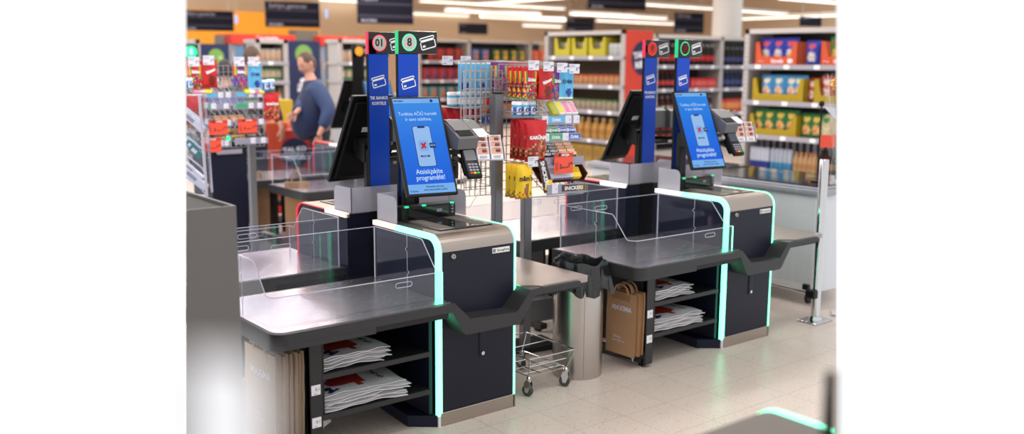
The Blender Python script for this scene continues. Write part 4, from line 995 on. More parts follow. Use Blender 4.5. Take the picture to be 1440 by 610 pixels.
for i, (x, kind, t) in enumerate(((273, 'skittle', 'red rainbow sweet pouch'), (294, 'malt', 'red chocolate ball pouch'), (337, 'purple', 'purple rainbow sweet pouch'), (357, 'orbit', 'light blue gum pouch'))):
    for j in range(2):
        place_sweet(kind, LM(x, (86, 84, 87, 87)[i], -.2+.06*j), '%s, %s, %s' % (t, ('in front', 'second on its hook')[j], LW), 'sweet pouches '+LW, j == 0, 1.22)
    price_tag(LM(x-1, (80, 78, 80, 80)[i], -.22), 'white price tag above the %s, %s' % (t, LW), 'price tags '+LW, '1', '39', .085, .07)
for i, (x, y) in enumerate(((266, 125), (373, 127), (381, 126))): tub(LM(x, y), 'light blue gum tub %s, %s' % (LW, ('at its left end', 'first above the red bag', 'second above the red bag')[i]), 'gum tubs '+LW)
for j in range(3): place_sweet('karuna', LM(381, 130, -.2+.07*j), 'large red chocolate bag %s, %s from the front' % (LW, ORD[j]), 'large red bags '+LW, j == 0, .95)
for i, (x, m, t) in enumerate(((277, PR(238, 150, 182), 'pink'), (285, PR(240, 190, 200), 'pale pink'), (293, YC, 'yellow'), (348, YC, 'yellow'), (355, PR(250, 240, 240), 'white'), (361, PC, 'pink'), (368, PR(250, 232, 120), 'pale yellow'))):
    boxed('gum_carton', LM(x, 132) @ Matrix.Rotation(R(44), 4, 'X'), .042, .11, .02, m, '%s gum carton %s, %s' % (t, LW, ('in the left group', 'in the right group')[i > 2]), 'gum carton', 'pastel cartons '+LW)
def lrow(x, y, cs, rows, tx, g, w): 
    q = L(x, y); gum_rows(Matrix.Translation((q.x, q.y+.01, q.z)), 0, 0, 0, cs, rows, w+', '+LW, .055, tx=tx, grp=g, nm='chewing_gum_pack' if tx == 'Orbit' else 'menthol_sweet_pack')
lrow(287, 149, [GRN, BLU, BLU, BLU], 3, 'Orbit', 'gum packs', 'left tray'); lrow(331, 148, [BLU, BLU, GRN, GRN], 3, 'Orbit', 'gum packs', 'right tray')
lrow(288, 173, [BLK, BLK, ORN, ORN], 3, 'HALLS', 'menthol packs', 'left tray'); lrow(332, 171, [ORN, ORN, BLK, BLK], 3, 'HALLS', 'menthol packs', 'right tray')
for s_, (x, y) in enumerate(((288, 201), (334, 197))):
    for r_ in range(4):
        for c_ in range(2):
            q = L(x, y); M = Matrix.Translation((q.x+.03+c_*.105, q.y+.01+r_*.03, q.z+r_*.022)) @ Matrix.Rotation(R(-15), 4, 'X')
            boxed('chocolate_bar', M, .100, .030, .018, (F_BRN, F_YEL)[(c_+s_) % 2 if r_ % 2 else 0], 'chocolate bar, %s tray, %s row, %s, %s' % (('left', 'right')[s_], ORD[r_], ('left column', 'right column')[c_], LW), 'chocolate bar', 'chocolate bars '+LW, 'SNICKERS', WHITE, .016, .003)
for x, y, t in ((306, 169, 'upper left one'), (348, 167, 'upper right one'), (297, 194, 'lowest one')): red_card(LM(x, y, -.207), 'orange red offer card %s, %s' % (LW, t), .155, .11)
# ---- clear acrylic stand with small cartons at the far left
q = at(291, 276, D=6.2); q2 = at(262, 276, D=6.2)
st = thing('acrylic_stand', 'clear acrylic stand holding slanting white and teal packs at the left edge', 'display stand', (q.x, q.y, 0))
zt = at(285, 133, D=6.2).z; M = Matrix.Rotation(R(-70), 4, 'Z')
mb = MB()
wv = Vector((q2.x-q.x, q2.y-q.y, 0)).length+.05; dr = Vector((q2.x-q.x, q2.y-q.y, 0)).normalized()
mb.quad((0, 0, q.z), (dr.x*wv, dr.y*wv, q.z), (dr.x*wv, dr.y*wv, zt), (0, 0, zt), ACR); mb.quad((0, 0, q.z), (.10, .17, q.z), (.10, .17, zt), (0, 0, zt), ACR); mb.build('acrylic_panel', st)
mb = MB().tube([(0, 0, q.z), (-.02, 0, zt)], .009, ACRE, 6).tube([(.10, .17, q.z), (.08, .17, zt)], .008, ACRE, 6).tube([(0, 0, zt), (dr.x*wv, dr.y*wv, zt)], .006, ACRE, 6).tube([(0, 0, q.z), (dr.x*wv, dr.y*wv, q.z)], .008, ACRE, 6); mb.build('edge', st)
mb = MB().box(-.03, .03, .05, .11, 0, q.z, ALU); mb.box(-.10+dr.x*wv*.5, .12, -.05, .30, 0, .03, CHARD); mb.build('post', st)
mb = MB()
for y in (165, 205, 232, 262):
    a = at(262, y-14, D=6.25); b = at(284, y+4, D=6.25); mb.tube([a-st.location, b-st.location, b-st.location+Vector((.02, .0, -.04))], .006, ACRE, 6)
mb.build('shelf_edge', st)
TEAL = PR(20, 112, 120)
for i, (x, y, m, ln, t) in enumerate(((265, 160, 0, .22, 'uppermost white'), (270, 168, 0, .22, 'second white'), (266, 197, 1, .10, 'upper teal'), (271, 206, 1, .10, 'middle teal'), (276, 213, 1, .10, 'lower teal'), (268, 238, 0, .2, 'third white'), (274, 250, 0, .2, 'lowest white'))):
    a = at(x, y, D=6.3); o = MB().box(-ln/2, ln/2, -.02, .02, -.022, .022, (TAGW, TEAL)[m], .003).box(-ln*.3, ln*.1, -.021, -.0195, -.012, .012, TAGG if m == 0 else TAGW).build('small_carton')
    o.matrix_world = Matrix.Translation(a) @ Matrix.Rotation(math.atan2(RGT.y, RGT.x), 4, 'Z') @ Matrix.Rotation(R(42), 4, 'Y'); tag(o, '%s slanting pack in the clear acrylic stand' % t, 'small carton', 'packs in the acrylic stand')
for i, (x, y) in enumerate(((268, 140), (275, 146), (268, 150))): place_sweet('karuna', Matrix.Translation(at(x, y-8, D=6.35)), 'red sweet bag at the top of the acrylic stand, %s of three' % ORD[i], 'red bags in the acrylic stand', False, .7)
# ---- navy cabinet under the left rack
q = at(296, 205, D=8.3)
nc = thing('service_cabinet', 'navy cabinet with a slot and small green lamp under the left sweet rack', 'cabinet', (q.x, q.y, 0))
w_ = .33; zt = q.z+.03
MB().box(0, w_, 0, .45, 0, zt, NAVY, .004).build('body', nc)
MB().box(.02, w_-.02, -.003, .0, zt-.13, zt-.02, BLACK).box(.05, w_-.05, -.02, -.003, zt-.11, zt-.07, TAGG, .003).build('slot', nc, False, 'dark slot with pale flap')
MB().lathe([(0, .02), (.025, .02), (.03, 0)], GREEND, n=14, M=Matrix.Translation((.16, -.0, zt+.02)) @ Matrix.Rotation(PI/2, 4, 'X')).box(.08, .24, .0, .1, zt, zt+.05, BLACK).build('lamp', nc, False, 'small green lamp')
# ------------------------------------------------------------------ room shell
def floor_mat():
    m = mat('speckled_floor_tiles', (196, 180, 164), .33, spec=.45, noise=0)
    nt = m.node_tree; b = nt.nodes['Principled BSDF']; N = nt.nodes.new; Lk = nt.links.new
    tc = N('ShaderNodeTexCoord'); br = N('ShaderNodeTexBrick'); mp = N('ShaderNodeMapping')
    mp.inputs['Location'].default_value = (.106, .193, 0)
    br.offset = 0; br.inputs['Scale'].default_value = 1.; br.inputs['Brick Width'].default_value = .30; br.inputs['Row Height'].default_value = .30
    br.inputs['Mortar Size'].default_value = .0016; br.inputs['Mortar Smooth'].default_value = .2
    br.inputs['Color1'].default_value = (*lin((214, 199, 189)), 1); br.inputs['Color2'].default_value = (*lin((210, 195, 185)), 1); br.inputs['Mortar'].default_value = (*lin((168, 158, 154)), 1)
    vo = N('ShaderNodeTexVoronoi'); vo.inputs['Scale'].default_value = 60; vo.inputs['Randomness'].default_value = 1
    lt = N('ShaderNodeMath'); lt.operation = 'LESS_THAN'; lt.inputs[1].default_value = .19
    nz = N('ShaderNodeTexNoise'); nz.inputs['Scale'].default_value = 150
    gt = N('ShaderNodeMath'); gt.operation = 'GREATER_THAN'; gt.inputs[1].default_value = .46
    ml = N('ShaderNodeMath'); ml.operation = 'MULTIPLY'; mx = N('ShaderNodeMix'); mx.data_type = 'RGBA'; mx.inputs[7].default_value = (*lin((120, 104, 92)), 1)
    Lk(tc.outputs['Object'], mp.inputs['Vector']); Lk(mp.outputs['Vector'], br.inputs['Vector']); Lk(tc.outputs['Object'], vo.inputs['Vector']); Lk(tc.outputs['Object'], nz.inputs['Vector'])
    Lk(vo.outputs['Distance'], lt.inputs[0]); Lk(nz.outputs['Fac'], gt.inputs[0]); Lk(lt.outputs[0], ml.inputs[0]); Lk(gt.outputs[0], ml.inputs[1])
    sc = N('ShaderNodeMath'); sc.operation = 'MULTIPLY'; sc.inputs[1].default_value = .75; Lk(ml.outputs[0], sc.inputs[0])
    Lk(sc.outputs[0], mx.inputs[0]); Lk(br.outputs['Color'], mx.inputs[6]); Lk(mx.outputs[2], b.inputs['Base Color'])
    return m
FLOOR = floor_mat()
fl = MB().quad((-.5, -.5, 0), (22, 8, 0), (34, 30, 0), (4, 36, 0), FLOOR).build('floor'); struct(fl)
CEIL = mat('tan_ceiling', (214, 196, 174), .8, noise=.05, scale=.6); WALLT = mat('tan_wall', (206, 182, 156), .8, noise=.05, scale=.5); WALLO = mat('orange_wall', (222, 150, 28), .6, noise=.04, scale=.5)
ZC = 4.2
struct(MB().quad((0, 0, ZC), (26, 8, ZC), (40, 34, ZC), (4, 40, ZC), CEIL).build('ceiling'))
struct(MB().box(2, 40, 30, 30.2, 0, ZC, WALLT).build('wall_back')); struct(MB().box(30, 30.2, 6, 31, 0, ZC, WALLT).build('wall_right'))
a0, a1 = at(262, 40, Y=23), at(373, 40, Y=23)
struct(MB().box(a0.x-1, a1.x, 23, 23.1, 0, at(300, 14, Y=23).z, WALLO).box(a1.x-.2, at(450, 40, Y=23).x, 23.05, 23.1, 0, at(400, 38, Y=23).z, WALLO).build('wall_left'))
cq = at(1021, 60, D=21)
struct(MB().lathe([(.32, 0), (.32, ZC)], WHITEE, (cq.x, cq.y, 0), 28).build('pillar'))
# ceiling beams and linear lamps
LAMP = em('lamp_white', (255, 247, 236), 3.2)
def lamp(px0, py0, px1, py1, z, wd, lab, h=.10):
    a = at(px0, py0, Z=z); b = at(px1, py1, Z=z); d = b-a
    if abs(d.x) > abs(d.y): m_ = (a.y+b.y)/2; a.y = b.y = m_
    else: m_ = (a.x+b.x)/2; a.x = b.x = m_
    c = (a+b)/2; ln = (b-a).length/2
    r = thing('ceiling_lamp', lab, 'ceiling lamp', (c.x, c.y, z), math.atan2(b.y-a.y, b.x-a.x), 'linear ceiling lamps')
    MB().box(-ln, ln, -wd/2, wd/2, .0, h, WHITEE, .01).build('housing', r); MB().box(-ln+.02, ln-.02, -wd/2+.01, wd/2-.01, -.02, .0, LAMP).build('diffuser', r, False, 'glowing white diffuser')
    mb = MB()
    for s_ in (-.8, .8): mb.rod((s_*ln, 0, h), (s_*ln, 0, ZC-z), .006, WIRE)
    mb.build('suspension', r)
for i, (x0, y0, x1, y1, z, wd, lab) in enumerate((
        (445, 0, 515, 2, 3.75, .30, 'at the top above the second hanging sign'), (460, 9, 580, 14, 3.6, .22, 'beside the third hanging sign'), (345, 25, 378, 26, 3.5, .55, 'on the orange wall, short and wide'),
        (497, 29, 560, 32, 3.3, .16, 'under the third hanging sign'), (565, 18, 660, 22, 3.45, .16, 'right of the third hanging sign'), (585, 2, 800, 12, 3.8, .25, 'longest one crossing the middle'),
        (670, 6, 790, -3, 3.8, .2, 'slanting the other way near the top'), (640, 14, 745, 22, 3.4, .16, 'above the small centre sign'), (690, 23, 790, 30, 3.2, .14, 'over the middle shelves'),
        (795, 20, 945, 26, 3.3, .18, 'between the two small dark signs'), (840, 29, 948, 34, 3.05, .14, 'just above the yellow box shelves'), (913, 6, 1000, 13, 3.7, .2, 'ending at the white pillar'),
        (1038, 14, 1095, 20, 3.5, .2, 'right of the white pillar'), (1040, 29, 1176, 19, 3.2, .20, 'over the crisps shelves'), (1095, -2, 1180, 4, 3.8, .25, 'in the top right corner'), (735, 36, 790, 38, 3.0, .12, 'lowest small one in the centre'))):
    lamp(x0, y0, x1, y1, z, wd, 'white linear ceiling lamp, the one '+lab)
# hanging signs
SIGN = mat('sign_navy', (24, 25, 38), .7, spec=.1, noise=.03); SIGNB = mat('sign_band', (58, 56, 68), .7, spec=.1)
for px0, py0, px1, py1, D, txt, lab in ((258, 15, 325, 43, 20, 'Saldyti gaminiai', 'cut by the left edge over the orange wall'), (376, 3, 447, 38, 20, 'Saldyti gaminiai', 'second from the left above the man'), (504, -8, 580, 33, 18, 'Kasos', 'third from the left above the number 10 sign'),
        (645, 33, 686, 48, 30, 'Kava', 'small one above the sweet rack'), (824, -20, 912, 13, 22, '', 'large one cut by the top edge'), (795, 25, 837, 44, 28, 'Kava', 'small one above the yellow box shelf'), (946, 18, 992, 46, 24, 'Gėrimai', 'beside the white pillar above the cola shelves'), (1122, 24, 1158, 37, 20, 'Užkandžiai', 'small one above the crisps shelves')):
    c = at((px0+px1)/2, (py0+py1)/2, D=D); w_ = (px1-px0)*D/CF/.93; h_ = (py1-py0)*D/CF
    r = thing('hanging_sign', 'dark navy hanging aisle sign, '+lab, 'hanging sign', (c.x, c.y, c.z), math.atan2(RGT.y, RGT.x)*.35, 'hanging aisle signs')
    MB().box(-w_/2, w_/2, -.015, .015, -h_/2, h_/2, SIGN, .004).box(-w_/2, w_/2, -.017, -.0145, h_*.12, h_*.2, SIGNB).box(-w_/2, w_/2, -.017, -.0145, -h_*.30, -h_*.2, SIGNB).build('board', r)
    mb = MB(); put_text(mb, txt, h_*.25, TAGG, art(None, (-w_*.44, -.018, h_*.33)), 'LEFT') if txt else 0
    if mb.v: mb.build('lettering', r)
    mb = MB()
    if w_ > .7: put_text(mb, 'MAXIMA', h_*.15, TAGG, art(None, (-w_*.44, -.018, -h_*.41)), 'LEFT', bold=.002)
    if mb.v: mb.build('lettering', r)
    mb = MB()
    for s_ in (-.4, .4): mb.rod((w_*s_, 0, h_/2), (w_*s_, 0, ZC-c.z), .008, WIRE)
    mb.build('suspension', r)
for i, (x, y) in enumerate(((332, 27), (459, 19))):
    c = at(x, y, D=20); o = MB().box(-.035, .035, -.01, .01, -.09, .09, em('blue_white_lamp', (190, 205, 255), 1.2), .02).box(-.004, .004, -.004, .004, .085, ZC-c.z, WIRE).build('emergency_lamp'); o.location = c; tag(o, 'small upright bluish lamp right of the %s hanging sign' % ORD[i], 'lamp', 'small bluish lamps')
# ------------------------------------------------------------------ shelving
SHW = mat('shelf_white', (176, 171, 170), .5, noise=.03); SHL = mat('shelf_lip_grey', (152, 150, 160), .4, noise=.03); SHB = mat('shelf_back_dark', (52, 48, 46), .7, noise=.05); SHBL = mat('shelf_back_beige', (96, 80, 66), .7, noise=.05)
def gondola(name, label, loc, rz, length, depth, height, shelves, ups, back=SHB, header=True, lipm=SHL):
    r = thing(name, label, 'shelving', loc, rz, 'shop shelving')
    MB().box(0, length, depth-.02, depth, 0, height-.04, back).build('back_panel', r)
    for u in ups:
        mb = MB().box(u-.035, u+.035, 0, .05, 0, height, SHW); mb.box(u-.012, u+.012, .05, depth, 0, height, SHW)
        for k in range(int(height/.06)): mb.box(u-.006, u+.006, -.002, 0, .04+k*.06, .07+k*.06, SHB)
        mb.build('upright', r)
    for z in shelves:
        mb = MB().box(0, length, .01, depth-.02, z-.03, z, SHW); mb.box(0, length, -.015, .012, z-.05, z+.012, lipm); 
        for k in range(int(length/.45)):
            mb.box(.2+k*.45, .28+k*.45, -.018, -.015, z-.042, z+.006, WHITE)
        mb.build('shelf', r)
    if header: MB().box(0, length, 0, depth, height-.06, height, SHW).build('header', r)
    MB().box(0, length, .01, depth, 0, .10, SHW).build('kick_plate', r)
    return r, Matrix.Translation(loc) @ Matrix.Rotation(rz, 4, 'Z')
def inst(key, maker, name, M, label, cat, group):
    if key not in PROTO: PROTO[key] = maker().mesh(name, 50)
    o = bpy.data.objects.new(name, PROTO[key]); col.objects.link(o); o.matrix_world = M; return tag(o, label, cat, group)
def bottle(liquid, label, cap, h=.32, r=.042, lab2=None):
    def f():
        return MB().lathe([(r*.8, 0), (r, .012), (r, h*.24), (r*1.005, h*.25), (r*1.005, h*.47), (r, h*.48), (r*.92, h*.66), (r*.36, h*.90), (r*.34, h*.91), (r*.46, h*.92), (r*.46, h*.985), (0, h)], liquid, n=14,
                          mats=[liquid, liquid, liquid, label, label, lab2 or liquid, lab2 or liquid, liquid, cap, cap, cap])
    return f
def can(c1, c2, h=.25, r=.033):
    return lambda: MB().lathe([(r*.85, 0), (r, .01), (r, h*.4), (r, h*.45), (r, h*.92), (r*.75, h*.98), (r*.7, h)], c1, n=14, mats=[TAGG, c1, c2, c2, TAGG, TAGG])
def jar(c1, lid, h=.14, r=.045):
    return lambda: MB().lathe([(r*.9, 0), (r, .01), (r, h*.75), (r*.9, h*.82), (r*.92, h*.83), (r*.92, h), (0, h)], c1, n=14, mats=[c1, c1, c1, lid, lid, lid])
def carton(c1, c2, w=.11, d=.07, h=.18):
    return lambda: MB().box(-w/2, w/2, 0, d, 0, h, c1, .003).box(-w*.4, w*.4, -.002, 0, h*.3, h*.75, c2)
def crisp(base, c2, c3, w=.215, h=.31, th=.10):
    def f():
        def mf(u, v):
            if v > .62 and (u-.5)**2/.07+(v-.76)**2/.012 < 1: return c2
            if (u-.5)**2/.09+(v-.33)**2/.05 < 1: return c3(u, v) if callable(c3) else c3
            return base
        mb = pillow(w, h, th, mf, base, seed=3, nx=12, ny=14); mb.v = [(x, y, z+h) for x, y, z in mb.v]; return mb
    return f
def row(T, gon, sh, u0, u1, n, z, key, maker, name, desc, cat, v=.10, wob=.01, depthn=1, rz=0):
    for i in range(n):
        u = u0+(u1-u0)*(i+.5)/n
        rnd = random.Random(hash((key, i)) if False else i*7+len(key))
        inst(key, maker, name, T @ Matrix.Translation((u, v+rnd.uniform(-wob, wob), z+.001)) @ Matrix.Rotation(rz+R(rnd.uniform(-7, 7)), 4, 'Z'), '%s, %s from left, %s, %s' % (desc, ORD[i], sh.replace('the ', ''), gon.replace('the ', '')), cat, '%s on %s of %s' % (name.replace('_', ' ')+'s', sh, gon))
RZL = -PI/2           # face looks towards -x, local u runs towards -y
def C3(*c):
    g_ = sum(c)/3; d = tuple(int((v+(g_-v)*.14)*.88) for v in c)
    return mat('pack_%d_%d_%d' % c, d, .55, spec=.25, noise=.12, scale=25)
# ---- crisps shelving: face x = 10.5, from y = 8.1 to 6.4
g, T = gondola('shelving_unit', 'white crisps shelving behind the freezer with orange and yellow display trays', (10.5, 8.16, 0), RZL, 2.4, .55, 2.16, [.30, .765, 1.215, 1.685], [.035, 2.37])
GN = 'the crisps shelving'
def tray(T, u0, u1, z, h, m, low, label, text=None, v0=.02, v1=.42):
    r = thing('display_tray', label, 'display tray', (0, 0, 0), 0, 'cardboard trays on the crisps shelving'); r.matrix_world = T @ Matrix.Translation(((u0+u1)/2, v0, z+.002))
    w = (u1-u0)/2; d = v1-v0
    mb = MB(); e = .06
    pts = [(-w, 0), (w, 0), (w, h), (w-e, h), (w-e*1.8, low), (-w+e*1.8, low), (-w+e, h), (-w, h)]
    mb.prism(pts, 0, .006, 'y', m); mb.box(-w, -w+.006, 0, d, 0, h, m); mb.box(w-.006, w, 0, d, 0, h, m); mb.box(-w, w, d-.006, d, 0, h, m); mb.box(-w, w, 0, d, 0, .006, m)
    mb.build('tray', r)
    if text:
        lt = MB(); put_text(lt, text, low*.55, TAGW, art(None, (w*.08, -.002, low*.46)), bold=.002); lt.build('lettering', r); lt = MB(); flat(lt, rrect(.08, low*.5, .03, 4, w*.68, low*.5), TAGW, art(None, (0, -.002, 0))); lt.build('white_mark', r); lt = MB(); put_text(lt, 'bulvių', low*.28, TAGW, art(None, (-w*.70, -.002, low*.45))); lt.build('lettering', r)
    return r
ORT, YET = C3(232, 84, 40), C3(190, 158, 16)
gold = nuts(C3(220, 170, 60), C3(240, 200, 90), C3(196, 140, 40))
CB = crisp(C3(44, 60, 186), C3(216, 70, 90), nuts(C3(220, 216, 236), C3(238, 200, 96), C3(150, 160, 220))); CL = crisp(C3(60, 150, 210), C3(230, 220, 190), nuts(C3(240, 200, 110), C3(230, 120, 110), C3(225, 225, 235))); CG = crisp(C3(40, 120, 60), C3(230, 190, 60), nuts(C3(240, 190, 120), C3(220, 90, 80), C3(230, 200, 70)))
CR = crisp(C3(200, 60, 40), C3(240, 220, 200), nuts(C3(240, 230, 220), C3(220, 110, 60))); CGR = crisp(C3(40, 150, 70), C3(190, 60, 60), gold); CW = crisp(C3(206, 190, 150), C3(60, 140, 60), nuts(C3(230, 215, 180), C3(200, 180, 130)))
def uy(px): return 8.16-at(px, 90, X=10.5).y
z1, z2, z3, z4 = 1.686, 1.216, .766, .301
tray(T, uy(1060), uy(1119), z1, .30, ORT, .115, 'orange display tray holding blue crisp bags', 'Estrella'); tray(T, uy(1152), uy(1205), z1, .30, ORT, .115, 'orange display tray holding a green crisp bag', 'Estrella')
tray(T, uy(1058), uy(1131), z2, .30, YET, .10, 'yellow display tray holding light blue crisp bags'); tray(T, uy(1145), uy(1200), z2, .30, YET, .10, 'yellow display tray holding red and white bags')
tray(T, uy(1056), uy(1124), z3, .28, YET, .09, 'yellow display tray holding green crisp bags on the third shelf')
def bags(px, z, key, mk, t, w, v=.11):
    for i, p in enumerate(px): inst(key, mk, 'crisp_bag', T @ Matrix.Translation((uy(p), v, z+.008)) @ Matrix.Rotation(R(((i*37) % 9)-4), 4, 'Z'), ('%s crisp bag, %s from left, %s' if len(px) > 1 else '%s crisp bag%.0s, %s') % (t, ORD[i], w), 'crisp bag', '%s crisp bags %s' % (t, w))
bags((1072, 1089, 1106), z1+.04, 'cb', CB, 'royal blue', 'in the orange tray'); bags((1137,), z1, 'cb', CB, 'royal blue', 'standing free between two orange trays', .10); bags((1170, 1190), z1+.04, 'cgr', CGR, 'bright green', 'in the right orange tray')
bags((1075, 1092, 1110, 1121), z2+.03, 'cl', CL, 'light blue', 'in the yellow tray on the second shelf'); bags((1138,), z2, 'cr', CR, 'red and white', 'squeezed between two yellow trays', .15); bags((1160, 1182), z2+.03, 'cr', CR, 'red and white', 'in the right yellow tray')
bags((1066, 1081, 1097, 1112), z3+.03, 'cg', CG, 'dark green', 'in the yellow tray on the third shelf'); bags((1134, 1148), z3, 'cg', CG, 'dark green', 'standing free on the third shelf', .12); bags((1162, 1180), z3, 'cw', CW, 'beige', 'at the right end of the third shelf', .12)
mb = MB()
for k in range(22): u = .12+k*.105; mb.box(u-.022, u+.022, .30, .32, .30, .72, SHL)
mb.build('slat_divider', g)
row(T, GN, 'the bottom shelf', uy(1056), uy(1083), 5, z4, 'can1', can(C3(40, 60, 150), C3(190, 195, 215), .30, .036), 'energy_drink_can', 'tall blue and silver can', 'can')
row(T, GN, 'the bottom shelf middle', uy(1085), uy(1116), 5, z4, 'can2', can(C3(50, 140, 190), C3(170, 180, 200), .30, .036), 'energy_drink_can', 'tall light blue can', 'can')
row(T, GN, 'the bottom shelf right', uy(1118), uy(1152), 5, z4, 'bt1', bottle(C3(196, 150, 100), C3(180, 130, 80), C3(226, 130, 60), .28, .042), 'juice_bottle', 'amber bottle with orange cap', 'bottle')
row(T, GN, 'the bottom shelf far right', uy(1154), uy(1184), 4, z4, 'bt2', bottle(C3(40, 28, 24), C3(170, 110, 80), C3(60, 40, 34), .34, .04), 'beer_bottle', 'dark brown bottle', 'bottle')
# ---- middle shelving with yellow boxes: face x = 10.5, y 12.3 .. 10.42
g, T = gondola('shelving_unit', 'white grocery shelving with yellow boxes on its top shelf left of the red end panel', (10.5, 12.28, 0), RZL, 1.86, .62, 2.20, [.12, .49, .95, 1.35, 1.80], [.035, 1.825], SHBL)
GN = 'the yellow box shelving'
def um(px): return 12.28-at(px, 90, X=10.5).y
YBX = C3(206, 190, 36)
for i, (a, b) in enumerate(((778, 800), (802, 824), (826, 850))):
    r = tray(T, um(a), um(b), 1.80, .30, YBX, .12, 'bright yellow open box on the top shelf, %s of three' % ORD[i]); r['group'] = 'yellow boxes on the grocery shelving'
    for k in range(3): inst('ypk', carton(C3(206, 200, 150), C3(170, 160, 110), .08, .1, .22), 'food_pack', T @ Matrix.Translation((um(a)+.07+k*(um(b)-um(a)-.14)/2, .10, 1.81)), 'cream pack, %s inside the %s yellow box' % (ORD[k], ORD[i]), 'food pack', 'cream packs in the yellow boxes')
row(T, GN, 'the top shelf', um(851), um(872), 3, 1.80, 'jw', jar(C3(190, 196, 200), C3(220, 222, 226), .2, .06), 'white_jar', 'pale jar with white lid', 'jar')
row(T, GN, 'the second shelf', um(782), um(868), 12, 1.35, 'jo', jar(C3(200, 140, 90), C3(210, 90, 50), .17, .055), 'orange_jar', 'orange jar with red lid', 'jar')
row(T, GN, 'the third shelf', um(778), um(866), 12, .95, 'jg', jar(C3(170, 150, 130), C3(110, 150, 90), .17, .055), 'green_lid_jar', 'pinkish jar with green lid', 'jar')
row(T, GN, 'the fourth shelf', um(776), um(870), 9, .49, 'bo', bottle(C3(206, 150, 70), C3(190, 130, 60), C3(226, 206, 160), .34, .075), 'juice_bottle', 'large golden juice bottle', 'bottle', .14)
row(T, GN, 'the bottom shelf', um(776), um(870), 8, .12, 'bx', carton(C3(186, 146, 60), C3(160, 120, 50), .18, .2, .28), 'ochre_box', 'ochre carton', 'box', .04)
# red end panel
RP = C3(232, 62, 42); NV = C3(40, 44, 86)
ep = thing('end_panel', 'tall red end panel with navy round badge at the end of the yellow box shelving', 'panel', (10.53, 10.40, 0))
wd_ = at(918, 90, Y=10.4).x-10.53
MB().box(0, wd_, 0, .02, 0, 2.2, RP, .004).build('panel', ep)
bq = at(905, 82, Y=10.4); mb = MB(); flat(mb, disc(.30, 40), RP, art(None, (bq.x-10.53, -.003, bq.z))); flat(mb, disc(.27, 40), NV, art(None, (bq.x-10.53, -.005, bq.z)))
put_text(mb, 'TAI, KO', .13, TAGW, art(None, (bq.x-10.53, -.008, bq.z+.06), R(8)), bold=.006); put_text(mb, 'REIKIA', .13, TAGW, art(None, (bq.x-10.53, -.008, bq.z-.09), R(8)), bold=.006)
mb.build('badge', ep, False, 'navy round badge with white words')
mb = MB(); iq = at(902, 146, Y=10.4); flat(mb, rrect(.34, .16, .04), WHITE, art(None, (iq.x-10.53, -.004, iq.z), R(24))); mb.build('white_mark', ep)
# ---- cola shelving facing -y at y = 12
cx0 = at(921, 90, Y=12).x
g, T = gondola('shelving_unit', 'drinks shelving with dark cola bottles behind the number 7 and 9 signs', (cx0, 12, 0), 0, 4.2, .6, 2.22, [.30, .76, 1.23, 1.66], [.04, at(1015, 90, Y=12).x-cx0, 4.1])
GN = 'the cola shelving'
def uc(px): return at(px, 90, Y=12).x-cx0
COLA, RLB = C3(26, 18, 18), C3(206, 30, 34)
row(T, GN, 'the top shelf', uc(927), uc(1010), 12, 1.66, 'co', bottle(COLA, RLB, C3(214, 210, 214), .40, .056), 'cola_bottle', 'dark cola bottle with red label', 'bottle', .12, .004)
row(T, GN, 'the top shelf right bay', uc(1019), uc(1052), 5, 1.66, 'pe', bottle(COLA, C3(60, 70, 130), C3(170, 170, 190), .36, .055), 'cola_bottle', 'dark cola bottle with blue label', 'bottle', .12, .004)
row(T, GN, 'the second shelf', uc(927), uc(975), 7, 1.23, 'c2', bottle(COLA, C3(216, 60, 60), RLB, .33, .055), 'cola_bottle', 'dark bottle with light red label', 'bottle', .12, .004)
row(T, GN, 'the second shelf right', uc(976), uc(1010), 6, 1.23, 'c3', carton(RLB, C3(226, 90, 80), .14, .14, .20), 'can_pack', 'red shrink wrapped can pack', 'can pack', .04)
row(T, GN, 'the second shelf right bay', uc(1019), uc(1052), 5, 1.23, 'c4', bottle(C3(40, 50, 90), C3(70, 84, 140), C3(140, 150, 190), .34, .055), 'blue_bottle', 'blue drink bottle', 'bottle', .12, .004)
row(T, GN, 'the third shelf', uc(927), uc(1010), 11, .76, 'c5', bottle(C3(90, 34, 30), C3(190, 150, 150), C3(190, 180, 180), .34, .055), 'drink_bottle', 'dark red bottle with pale label', 'bottle', .12, .004)
row(T, GN, 'the third shelf right bay', uc(1019), uc(1052), 5, .76, 'c6', carton(C3(216, 60, 44), C3(240, 150, 70), .17, .14, .26), 'can_pack', 'red and orange can pack', 'can pack', .04)
row(T, GN, 'the bottom shelf', uc(927), uc(1045), 14, .30, 'c7', bottle(C3(150, 40, 34), C3(200, 60, 50), C3(210, 90, 60), .33, .06), 'drink_bottle', 'red drink bottle', 'bottle', .12, .004)
